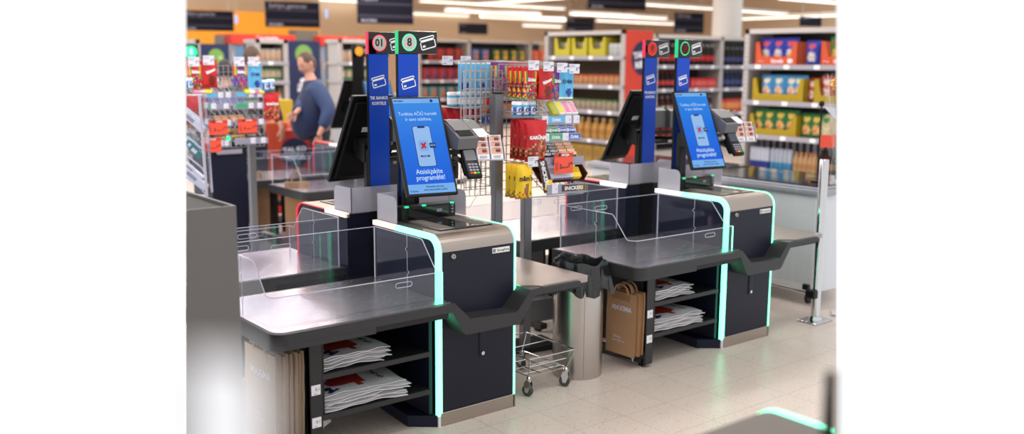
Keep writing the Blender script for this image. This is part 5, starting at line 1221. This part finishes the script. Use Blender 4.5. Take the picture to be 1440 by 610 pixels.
# ---- centre shelving far back, facing -y
gx0 = at(588, 90, Y=19.5).x
g, T = gondola('shelving_unit', 'far white shelving with red and blue packets above the sweet rack', (gx0, 19.5, 0), 0, at(778, 90, Y=19.5).x-gx0, .6, 2.25, [.35, .80, 1.25, 1.72], [.04, at(660, 90, Y=19.5).x-gx0, at(746, 90, Y=19.5).x-gx0])
GN = 'the far centre shelving'
def uf(px): return at(px, 90, Y=19.5).x-gx0
def mk(key, c1, c2): return lambda: crisp(C3(*c1), C3(*c2), C3(*c2), .24, .30, .1)()
ct = 0
for sh_i, (z, segs) in enumerate(((1.72, (((604, 655), (190, 50, 44), (120, 40, 40)), ((664, 692), (70, 110, 190), (200, 120, 70)), ((694, 742), (70, 100, 50), (230, 180, 60)), ((750, 770), (226, 80, 60), (240, 130, 90)))),
        (1.25, (((596, 655), (190, 40, 44), (60, 60, 110)), ((664, 742), (180, 60, 60), (220, 150, 90)))), (.80, (((592, 655), (80, 140, 150), (200, 100, 60)), ((664, 742), (150, 110, 90), (90, 120, 140)))),
        (.35, (((592, 655), (186, 110, 70), (206, 150, 100)), ((664, 742), (190, 130, 90), (160, 80, 60)))))):
    for (a, b), c1, c2 in segs:
        ct += 1; n = max(2, round((uf(b)-uf(a))/.27))
        row(T, GN, 'the %s shelf' % ('top', 'second', 'third', 'bottom')[sh_i], uf(a), uf(b), n, z, 'fc%d' % ct, mk(ct, c1, c2), 'food_packet', '%s food packet, run %s' % (('dark red', 'blue', 'green', 'orange red', 'red', 'red and tan', 'teal', 'brown grey', 'tan', 'light brown')[ct-1], ORD[ct-1]), 'packet', .08, .01)
# ---- fridges and panels along the left back wall, facing -y at y = 16.6
YF = 16.6
def xf(px, Y=YF): return at(px, 90, Y=Y).x
HDR = C3(236, 56, 40); FGL = em('fridge_glow', (150, 190, 226), .75)
def fridge(p0, p1, label, words):
    x0 = xf(p0); w = xf(p1)-x0; r = thing('glass_door_fridge', label, 'fridge', (x0, YF, 0), 0, 'glass door fridges')
    MB().box(0, w, .0, .7, 0, 2.0, SHW).box(.05, w-.05, -.004, .01, .15, 1.95, FGL).build('body', r)
    MB().box(-.02, w+.02, -.10, .7, 1.99, 2.17, HDR, .01).build('header', r, False, 'red header')
    lt = MB(); put_text(lt, words, .10, TAGW, art(None, (w*.55, -.104, 2.08)), bold=.004); lt.build('lettering', r)
    n = max(2, round(w/.6)); 
    for k in range(n):
        a = w*k/n; MB().box(a+.01, a+w/n-.01, -.03, -.015, .14, 1.97, clear('fridge_glass', (.9, .94, .97), .03)).box(a+.01, a+.05, -.035, -.01, .14, 1.97, SHL).box(a+w/n-.05, a+w/n-.01, -.035, -.01, .14, 1.97, SHL).build('glass_door', r)
    mb = MB(); cs = [C3(120, 160, 210), C3(210, 160, 170), C3(200, 210, 220), C3(90, 110, 170), C3(180, 200, 120)]
    k = 0
    for z in (.3, .7, 1.1, 1.5): mb.box(.06, w-.06, -.012, -.004, z-.015, z, SHL)
    mb.build('shelf', r)
    for zi, z in enumerate((.3, .7, 1.1, 1.5)):
        nn = int(w/.24)
        for i in range(nn):
            c_ = cs[(i*3+zi*2) % 5]
            inst('fr%s' % c_.name, carton(c_, C3(220, 220, 226), .16, .004, .22), 'chilled_pack', Matrix.Translation((x0+.14+i*(w-.28)/max(1, nn-1), YF-.012, z+.002)), 'chilled pack, %s from left, %s shelf, fridge %s' % (nth(i, nn), ('bottom', 'second', 'third', 'top')[zi], label[label.index('header')+7:]), 'chilled pack', 'chilled packs in the fridges')
    return r
fridge(326, 412, 'glass door fridge with red header left of the man', 'ŠALDYTA'); fridge(450, 530, 'glass door fridge with red header right of the man', 'ŠALDYTA')
def navy_panel(p0, p1, zt, label, circ, words):
    x0 = xf(p0, YF-.20); w = xf(p1, YF-.20)-x0; r = thing('navy_panel', label, 'panel', (x0, YF-.20, 0), 0, 'navy wall panels')
    MB().box(0, w, 0, .06, 0, zt, C3(36, 48, 92)).build('panel', r)
    if circ:
        q = at(circ[0], circ[1], Y=YF-.20); mb = MB(); flat(mb, disc(circ[2], 30), C3(126, 176, 80), art(None, (q.x-x0, -.003, q.z))); flat(mb, disc(circ[2]*.25, 12, circ[2]*.5, -circ[2]*.1), C3(190, 214, 150), art(None, (q.x-x0, -.005, q.z))); mb.build('badge', r, False, 'green round badge')
    lt = MB(); put_text(lt, words, .26, TAGW, art(None, (w*.42, -.004, 1.05), R(90)), bold=.008); lt.build('lettering', r)
    return r
navy_panel(283, 323, at(300, 62, Y=YF).z, 'navy wall panel with green badge behind the left sweet rack', (304, 80, .14), 'Šviežia')
navy_panel(406, 450, at(430, 58, Y=YF).z, 'navy wall panel with green badge behind the man', (427, 76, .17), 'Šviežia')
bq = at(428, 50, Y=YF+.3); o = MB().box(-.23, .24, -.1, .2, -.18, .10, C3(112, 104, 92)).build('grey_duct'); o.location = bq; tag(o, 'grey brown duct box above the navy panel behind the man', 'duct')
bq = at(318, 56, Y=YF+.3); o = MB().box(-.14, .06, -.1, .2, -.30, .07, C3(128, 118, 106)).build('grey_duct'); o.location = bq; tag(o, 'small grey box left of the red fridge header', 'duct')
def small_gondola(p0, p1, Y, label, cols):
    x0 = xf(p0, Y); w = xf(p1, Y)-x0
    r, T = gondola('shelving_unit', label, (x0, Y, 0), 0, w, .45, at(p0, 55, Y=Y).z, [.28, .66, 1.02, 1.38, 1.68], [.04, w-.04], SHBL)
    i = 0
    for si, z in enumerate((1.68, 1.38, 1.02, .66, .28)):
        i += 1; c1 = cols[si % len(cols)]
        n = max(3, round(w/.14)); key = 'sg%s%d' % (label[:6]+label[-5:], si)
        row(T, 'the '+label, 'shelf %s from the top' % ORD[si], .08, w-.08, n, z, key, [jar(C3(*c1), C3(190, 180, 170), .2, .055), carton(C3(*c1), C3(220, 200, 170), .11, .1, .22), bottle(C3(*c1), C3(200, 190, 170), C3(80, 110, 70), .26, .045)][si % 3], ('food_jar', 'food_carton', 'food_bottle')[si % 3], ('jar', 'carton', 'bottle')[si % 3], 'grocery', .10, .006)
small_gondola(360, 406, 14.2, 'white food shelving left of the man', [(206, 170, 140), (80, 130, 80), (170, 120, 80), (150, 110, 90)])
small_gondola(476, 530, 14.2, 'white food shelving right of the man', [(120, 70, 140), (200, 90, 60), (196, 150, 90), (90, 110, 60)])
small_gondola(252, 283, 14.2, 'white food shelving at the left edge', [(150, 110, 110), (190, 150, 140), (170, 120, 80), (150, 110, 90)])
q = at(267, 73, Y=14.1); o = MB(); flat(o, disc(.115, 26), C3(24, 26, 30), art()); flat(o, disc(.085, 22), GREEND, art(None, (0, -.003, 0))); put_text(o, '5', .11, WHITE, art(None, (0, -.006, 0)), bold=.003); o.box(-.11, .11, .003, .02, -.11, .11, BLACK); o = o.build('round_number_sign'); o.location = q; o.location.y -= .05
tag(o, 'round black and green number sign at the left edge', 'sign')
# red promotional stand with navy badge
q = at(415, 215, D=10.6)
rs = thing('promotional_stand', 'red tapering promotional stand with navy round badge left of the man', 'stand', (q.x, q.y, 0), math.atan2(RGT.y, RGT.x))
zt = at(415, 183, D=10.6).z
MB().prism([(-.26, 0), (.26, 0), (.15, zt), (-.12, zt)], 0, .3, 'y', C3(226, 52, 44)).build('board', rs)
mb = MB(); flat(mb, disc(.165, 36), NV, art(None, (.0, -.003, q.z-.0))); put_text(mb, 'TAI, KO', .075, TAGW, art(None, (.0, -.006, q.z+.04), R(6)), bold=.003); put_text(mb, 'REIKIA', .075, TAGW, art(None, (.0, -.006, q.z-.05), R(6)), bold=.003); mb.build('badge', rs, False, 'navy round badge with white words')
q = at(388, 215, D=11.2); o = MB().box(-.14, .14, 0, .25, 0, at(388, 172, D=11.2).z, C3(232, 84, 50), .01).build('orange_column'); o.location = (q.x, q.y, 0); o.rotation_euler = (0, 0, math.atan2(RGT.y, RGT.x)); tag(o, 'orange red display column left of the promotional stand', 'display')
q = at(402, 165, D=11.5); o = MB().box(-.10, .10, 0, .2, 0, at(402, 140, D=11.5).z, C3(226, 186, 40), .01).build('yellow_display'); o.location = (q.x, q.y, 0); tag(o, 'yellow display behind the orange red column', 'display')
# brown paper bags at the far tables
for i, (x, y, D, t) in enumerate(((417, 262, 8.2, 'in front of the far table'), (348, 250, 8.9, 'left behind the grey rack post'), (365, 262, 8.9, 'right behind the grey rack post'))):
    q = at(x, y, D=D); mb = paper_bag(PAPER, .46, .2, .05); o = mb.build('paper_carrier_bag'); o.location = (q.x, q.y, q.z-.42); o.rotation_euler = (0, 0, R(60))
    mh = MB(); mh.tube([(0, .04*math.cos(PI*k/10), .45+.11*math.sin(PI*k/10)) for k in range(11)], .008, PAPER, 6); mh.build('handle', o)
    tag(o, 'blurred brown paper carrier bag hanging %s' % t, 'paper bag', 'far paper bags')
# ------------------------------------------------------------------ people (local frame: +y forward, +x to their right, z up)
def skin_mesh(name, pts, edges, m, sub=2, root=0, taper=None):
    me = bpy.data.meshes.new(name); me.from_pydata([p[:3] for p in pts], edges, []); ob = bpy.data.objects.new(name, me); col.objects.link(ob)
    sk = ob.modifiers.new('skin', 'SKIN'); sk.use_smooth_shade = True; sk.branch_smoothing = .4
    for i, p in enumerate(pts):
        r = p[3]; d = me.skin_vertices[0].data[i]; d.radius = (r, r) if not isinstance(r, tuple) else r; d.use_root = (i == root)
    sb = ob.modifiers.new('sub', 'SUBSURF'); sb.levels = sub; sb.render_levels = sub
    dg = bpy.context.evaluated_depsgraph_get(); out = bpy.data.meshes.new_from_object(ob.evaluated_get(dg))
    bpy.data.objects.remove(ob); bpy.data.meshes.remove(me)
    mb = MB(); mb.add([v.co[:] for v in out.vertices], [list(p.vertices) for p in out.polygons], m, True); bpy.data.meshes.remove(out)
    return mb
def ik(a, b, l1, l2, pole):
    a, b = Vector(a), Vector(b); d = b-a; L_ = min(d.length, (l1+l2)*.995); d.normalize()
    x = (l1*l1-l2*l2+L_*L_)/(2*L_); h = math.sqrt(max(0, l1*l1-x*x)); p = Vector(pole); p = (p-d*p.dot(d)).normalized()
    return a+d*x+p*h, a+d*L_
def head_mesh(c, pitch, yaw, s=1.):
    b = bmesh.new(); bmesh.ops.create_uvsphere(b, u_segments=32, v_segments=24, radius=1)
    for v in b.verts:
        x, y, z = v.co
        nx = x*.076*(1-.22*max(0, -z)**1.5); ny = y*.098; nz = z*.122
        if z < 0 and y > 0: ny *= 1-.10*(-z)
        if y > 0:
            f = max(0, y)
            ny += .022*math.exp(-((x/.16)**2+((z+.18)/.20)**2))*f + .008*math.exp(-((x/.12)**2+((z-.02)/.25)**2))*f      # nose
            ny -= .012*sum(math.exp(-(((x-e)/.17)**2+((z-.07)/.10)**2)) for e in (-.40, .40))*f                              # eye sockets
            ny += .006*math.exp(-((x/.5)**2+((z-.22)/.08)**2))*f                                                             # brow
            ny += .007*math.exp(-((x/.26)**2+((z+.50)/.06)**2))*f - .004*math.exp(-((x/.28)**2+((z+.44)/.03)**2))*f          # lips
            ny += .010*math.exp(-((x/.3)**2+((z+.82)/.16)**2))*f                                                             # chin
        v.co = (nx, ny, nz)
    for e in (-1, 1):
        q = bmesh.ops.create_uvsphere(b, u_segments=10, v_segments=8, radius=1)['verts']
        for v in q: v.co = (e*.078+v.co.x*.010, -.008+v.co.y*.020, -.004+v.co.z*.033)
    M = Matrix.Translation(c) @ Matrix.Rotation(yaw, 4, 'Z') @ Matrix.Rotation(pitch, 4, 'X') @ Matrix.Scale(s, 4)
    return b, M
def hand_pts(w, d, palm_n, s=1., curl=.5, side=1):
    """wrist w, pointing direction d, palm normal; returns chains of (pt, r)"""
    d = Vector(d).normalized(); n = Vector(palm_n); n = (n-d*n.dot(d)).normalized(); a = d.cross(n)*side
    w = Vector(w); ch = []
    for k, (off, ln) in enumerate(((.030, .068), (.010, .076), (-.010, .070), (-.028, .054))):
        p = [w+d*.045*s+a*off*.8*s, w+d*.088*s+a*off*s]; ang = 0; q = p[-1]
        for j, f in enumerate((.45, .32, .23)):
            ang += curl*(.5+.25*j); q = q+(d*math.cos(ang)+n*math.sin(ang))*ln*f*s; p.append(q)
        ch.append((p, [.011*s, .0098*s, .0088*s, .008*s, .0068*s]))
    p = [w+d*.02*s+a*.014*s, w+d*.045*s+a*.040*s+n*.008*s, w+d*.072*s+a*.052*s+n*.018*s, w+d*.094*s+a*.054*s+n*.03*s]
    ch.append((p, [.013*s, .0115*s, .0098*s, .0075*s]))
    return ch
def person(label, loc, rz, H, hands, head_pitch, head_yaw, cols, belly=0., lean=.0, vest=True, stance=.10, bald=False, wide=1.):
    k = H/1.80
    sm, vm, tm, hm = cols
    root = thing('person', label, 'person', loc, rz, None)
    hip = Vector((0, 0, .96*k)); ch = Vector((0, .02*k+lean*.3, 1.25*k)); shc = Vector((0, .0+lean, 1.46*k)); nk = Vector((0, .025*k+lean*1.15, 1.53*k)); hd = Vector((0, .055*k+lean*1.3, 1.685*k))
    P = [(hip.x, hip.y, hip.z, (.155*k, .125*k+belly*.5)), (0, .035+belly*.5, 1.10*k, (.150*k+belly*.4, .118*k+belly)), (ch.x, ch.y, ch.z, (.160*k+belly*.2, .118*k+belly*.5)), (shc.x, shc.y, shc.z-.05*k, (.135*k, .095*k)), (nk.x, nk.y, nk.z, .058*k), (hd.x, hd.y-.01, hd.z-.06, .055*k)]
    E_ = [(0, 1), (1, 2), (2, 3), (3, 4), (4, 5)]
    arms = []
    for s_, tgt in zip((-1, 1), hands):
        sh = shc+Vector((s_*.185*k*wide, 0, -.035*k)); el, wr = ik(sh, tgt[0], .30*k, .26*k, (s_*.5, -.8, -.25)); arms.append((sh, el, wr))
        i = len(P); P += [(*sh, .062*k), (*((sh+el)/2), .054*k), (*el, .045*k), (*((el+wr)/2), .040*k), (*wr, .027*k), (*(wr+(Vector(tgt[1]).normalized())*.05*k), .030*k)]
        E_ += [(3, i), (i, i+1), (i+1, i+2), (i+2, i+3), (i+3, i+4), (i+4, i+5)]
    for s_ in (-1, 1):
        i = len(P); P += [(s_*.095*k, 0, .90*k, .088*k), (s_*stance, .02, .50*k, .058*k), (s_*stance, -.01, .28*k, .052*k), (s_*stance, -.02, .09*k, .038*k), (s_*stance, .10, .04*k, .036*k)]
        E_ += [(0, i), (i, i+1), (i+1, i+2), (i+2, i+3), (i+3, i+4)]
    mb = skin_mesh('body', P, E_, SKIN)
    b, M = head_mesh(hd, head_pitch, head_yaw, k); mb.bm(b, SKIN, True, M)
    for (sh, el, wr), tgt, s_ in zip(arms, hands, (-1, 1)):
        for pts, rs in hand_pts(wr+Vector(tgt[1]).normalized()*.01, tgt[1], tgt[2], k, tgt[3] if len(tgt) > 3 else .5, -s_):
            h = skin_mesh('f', [(*p, r) for p, r in zip(pts, rs)], [(q, q+1) for q in range(len(pts)-1)], SKIN, 1); mb.add(h.v, h.f, SKIN, True)
    body = mb.build('body', root, angle=180)
    # eyes and mouth
    mb = MB()
    for e in (-1, 1):
        mb.lathe([(0, -.006), (.010, -.004), (.0125, .0), (.010, .004), (0, .006)], INK, n=10, M=M @ Matrix.Translation((e*.031, .079, .009)) @ Matrix.Rotation(PI/2, 4, 'X'))
        mb.box(e*.031-.017, e*.031+.017, .085, .092, .026, .031, hm, .002, M)
    mb.box(-.022, .022, .093, .0975, -.060, -.055, PR(150, 80, 76), .001, M); mb.build('face_features', root)
    # hair
    b = bmesh.new(); bmesh.ops.create_uvsphere(b, u_segments=28, v_segments=20, radius=1)
    for v in b.verts:
        x, y, z = v.co; r_ = 1+.03*math.sin(9*x+7*y)*math.cos(8*z)
        v.co = (x*.082*r_, y*.104*r_-.006, z*.128*r_+.003)
    dele = [f for f in b.faces if (lambda c: (c.y > .045 and c.z < .075 + (.0 if not bald else .03)) or (c.y > -.02 and c.z < .015) or c.z < -.065 or (bald and c.y > .05))(f.calc_center_median())]
    bmesh.ops.delete(b, geom=dele, context='FACES')
    MB().bm(b, hm, True, M).build('hair', root, angle=180)
    # trousers, shoes
    Pt = [(0, 0, .96*k, (.168*k, .135*k+belly*.3)), (0, .02, 1.03*k, (.168*k, .135*k+belly*.6))]; Et = [(0, 1)]
    for s_ in (-1, 1):
        i = len(Pt); Pt += [(s_*.097*k, 0, .88*k, .100*k), (s_*stance, .02, .50*k, .078*k), (s_*stance, -.01, .27*k, .070*k), (s_*stance, -.01, .07*k, .066*k)]
        Et += [(0, i), (i, i+1), (i+1, i+2), (i+2, i+3)]
    skin_mesh('trousers', Pt, Et, tm).build('trousers', root, angle=180)
    for s_ in (-1, 1):
        skin_mesh('shoe', [(s_*stance, -.05, .045, .042), (s_*stance, .05, .045, .046), (s_*stance, .15, .036, .036)], [(0, 1), (1, 2)], BLACKM).build('shoe', root, angle=180)
    # sweater
    v_ = .86 if vest else 1.
    Ps = [(0, .0, .97*k, (.172*k*v_, .140*k*v_+belly*.4)), (0, .035+belly*.5, 1.10*k, (.166*k*v_+belly*.2, .134*k*v_+belly*.7)), (ch.x, ch.y, ch.z, (.174*k*v_+belly*.1, .132*k*v_+belly*.3)), (shc.x, shc.y, shc.z-.045*k, (.150*k*v_, .108*k*v_)), (nk.x, nk.y, nk.z-.005, .068*k)]
    Es = [(0, 1), (1, 2), (2, 3), (3, 4)]
    for (sh, el, wr), tgt in zip(arms, hands):
        i = len(Ps); Ps += [(*sh, .080*k*wide), (*((sh+el)/2), .076*k*wide), (*el, .068*k*wide), (*((el+wr)/2), .060*k*wide), (*(wr*.86+el*.14), .044*k)]
        Es += [(3, i), (i, i+1), (i+1, i+2), (i+2, i+3), (i+3, i+4)]
    skin_mesh('sweater', Ps, Es, sm).build('sweater', root, angle=180)
    if vest:
        Pv = [(0, .0, .93*k, (.186*k, .156*k+belly*.6)), (0, .02+belly*.4, 1.0*k, (.192*k*wide+belly*.3, .158*k+belly)), (0, .035+belly*.5, 1.12*k, (.190*k*wide+belly*.4, .158*k+belly)), (ch.x, ch.y, ch.z+.02, (.204*k*wide+belly*.2, .158*k+belly*.5)), (shc.x, shc.y, shc.z-.04*k, (.186*k*wide, .130*k)), (shc.x, shc.y*.5+nk.y*.5, shc.z+.02*k, (.105*k, .09*k)), (nk.x, nk.y-.01, nk.z+.0, .083*k)]
        mv = skin_mesh('vest', Pv, [(q, q+1) for q in range(6)], vm)
        # quilting: horizontal channels
        def quilt(p):
            x, y, z = p; f = 1-.030*max(0, math.cos(2*PI*z/.068*1.0))**4 if z < 1.47*k else 1; return (x*f, y*f, z)
        mv.v = [quilt((p[0]*1.10, (p[1]-.02)*1.12+.02, p[2])) for p in mv.v]
        mv.build('vest', root, angle=180)
    return root
VESTN = mat('navy_vest', (28, 38, 72), .45, spec=.3, noise=.1, scale=14); SWEN = mat('blue_sweater', (40, 60, 100), .7, noise=.08, scale=20); DARKT = mat('dark_trousers', (30, 34, 52), .7); HAIRB = mat('brown_hair', (86, 62, 50), .6, noise=.2, scale=60); HAIRD = mat('dark_hair', (42, 36, 34), .6, noise=.2, scale=60)
DARKS = mat('charcoal_sleeve', (44, 46, 58), .7)
q = at(447, 90, D=10.15)
ang = math.atan2(-RGT.y*.93-FWD.y*.36, -RGT.x*.93-FWD.x*.36)-PI/2
def to_local(p, loc, rz):
    return Matrix.Rotation(-rz, 3, 'Z') @ (Vector(p)-Vector(loc))
ml = Vector((q.x, q.y, 0))
hl = to_local(at(450, 186, D=9.8), ml, ang); hr = to_local(at(410, 172, D=9.75), ml, ang)
person('man in quilted navy vest and blue sweater looking down beside the far checkout', ml, ang, 1.785,
       ((hl, (0, .35, -1), (1, .3, 0), .6), (hr, (-.3, .8, -.5), (-1, 0, -.2), .6)), R(-26), R(26), (SWEN, VESTN, DARKT, HAIRB), belly=.085, lean=.05, bald=True, wide=1.26)
def bystander(px, py, D, label, hand_px, cols, H=1.72, rz_=None, other=None):
    q = at(px, py, D=D); loc = Vector((q.x, q.y, 0)); rz = rz_ if rz_ is not None else ang
    h1 = to_local(at(hand_px[0], hand_px[1], D=hand_px[2]), loc, rz)
    h2 = Vector((-.22 if hand_px[3] > 0 else .22, .12, .86))
    hs = [(h2, (0, .2, -1), (1, 0, 0), .5), (h1, (0, .1, -1), (-1, 0, 0), .5)]
    if hand_px[3] < 0: hs = [(h1, (0, .1, -1), (1, 0, 0), .5), (h2, (0, .2, -1), (-1, 0, 0), .5)]
    return person(label, loc, rz, H, hs, R(-12), 0, cols, vest=False)
away = math.atan2(FWD.y, FWD.x)-PI/2
bystander(317, 92, 10.0, 'person with dark hair half hidden behind the left sweet rack, one hand lowered', (345, 198, 9.7, 1), (DARKS, DARKS, DARKT, HAIRD), 1.70, away+R(25))
bystander(350, 84, 10.4, 'person in a dark sleeved top hidden behind the left sweet rack, hand low beside it', (397, 180, 10.2, 1), (DARKS, DARKS, DARKT, HAIRB), 1.85, away-R(20))
# ------------------------------------------------------------------ light
w = bpy.data.worlds.new('world'); scene.world = w; w.use_nodes = True
bg = w.node_tree.nodes['Background']; bg.inputs[0].default_value = (1, 1, 1, 1); bg.inputs[1].default_value = 1.02
def area(name, loc, sx, sy, power, colr=(1, .97, .94), tgt=None):
    l = bpy.data.lights.new(name, 'AREA'); l.shape = 'RECTANGLE'; l.size = sx; l.size_y = sy; l.energy = power; l.color = colr
    o = bpy.data.objects.new(name, l); col.objects.link(o); o.location = loc
    if tgt is not None: o.rotation_euler = (Vector(tgt)-Vector(loc)).to_track_quat('-Z', 'Y').to_euler()
    return o
for x, y, ln, pw in ((1.4, 6.0, 2.4, 70), (4.4, 6.0, 2.4, 70), (2.2, 9.0, 3.0, 80), (6.2, 9.0, 3.0, 80), (4.0, 12.5, 3.4, 100), (8.6, 12.5, 3.4, 100), (7.8, 15.6, 5.0, 210), (13.0, 15.6, 3.0, 80), (9.0, 20.5, 4.5, 70), (14.5, 20.0, 4.5, 70),
                     (7.6, 5.6, 2.4, 60), (9.4, 8.2, 2.4, 70), (13, 11, 3, 80), (3.2, 2.2, 2.0, 45)):
    area('ceiling_light', (x, y, 4.05), ln, .6 if pw > 200 else .32, pw)
for x, y in ((8, 20), (13, 19), (18, 18), (12, 26), (18, 25), (24, 18), (23, 25)):      # added fill that brightens the ceiling, no lamps hang at these spots
    area('ceiling_fill', (x, y, 3.2), 3, 3, 130, (1, .95, .88), (x, y, 5))
# ------------------------------------------------------------------ end the modelled place at the sides of the photograph
bpy.context.view_layer.update()
planes = []
for px, s_ in ((262, -1), (1176, 1)):
    n = ray(px, 0).cross(ray(px, 600)).normalized()
    if n.dot(ray(720, 300)) > 0: n = -n
    planes.append(n)
for o in list(scene.objects):
    if o.type != 'MESH': continue
    mw = o.matrix_world
    for n in planes:
        me = o.data; ds = [(mw @ v.co-CAM).dot(n) for v in me.vertices]
        if not ds or max(ds) <= 0: continue
        if min(ds) >= 0:
            bpy.data.objects.remove(o); o = None; break
        if me.users > 1: o.data = me = me.copy()
        inv = mw.inverted(); ln = (mw.to_3x3().transposed() @ n); lc = inv @ CAM
        b = bmesh.new(); b.from_mesh(me)
        g = bmesh.ops.bisect_plane(b, geom=b.verts[:]+b.edges[:]+b.faces[:], plane_co=lc, plane_no=ln.normalized(), clear_outer=True)
        ed = [e for e in g['geom_cut'] if isinstance(e, bmesh.types.BMEdge) and e.is_boundary]
        if ed and len(me.vertices) < 3000:
            try: bmesh.ops.holes_fill(b, edges=ed, sides=0)
            except Exception: pass
        b.to_mesh(me); b.free(); me.update()
for o in list(scene.objects):            # a thing with nothing left inside the photograph goes too
    if o.type == 'EMPTY' and not any(c.type == 'MESH' for c in o.children_recursive): bpy.data.objects.remove(o)
scene.cycles.transparent_max_bounces = 24
scene.cycles.use_denoising = True
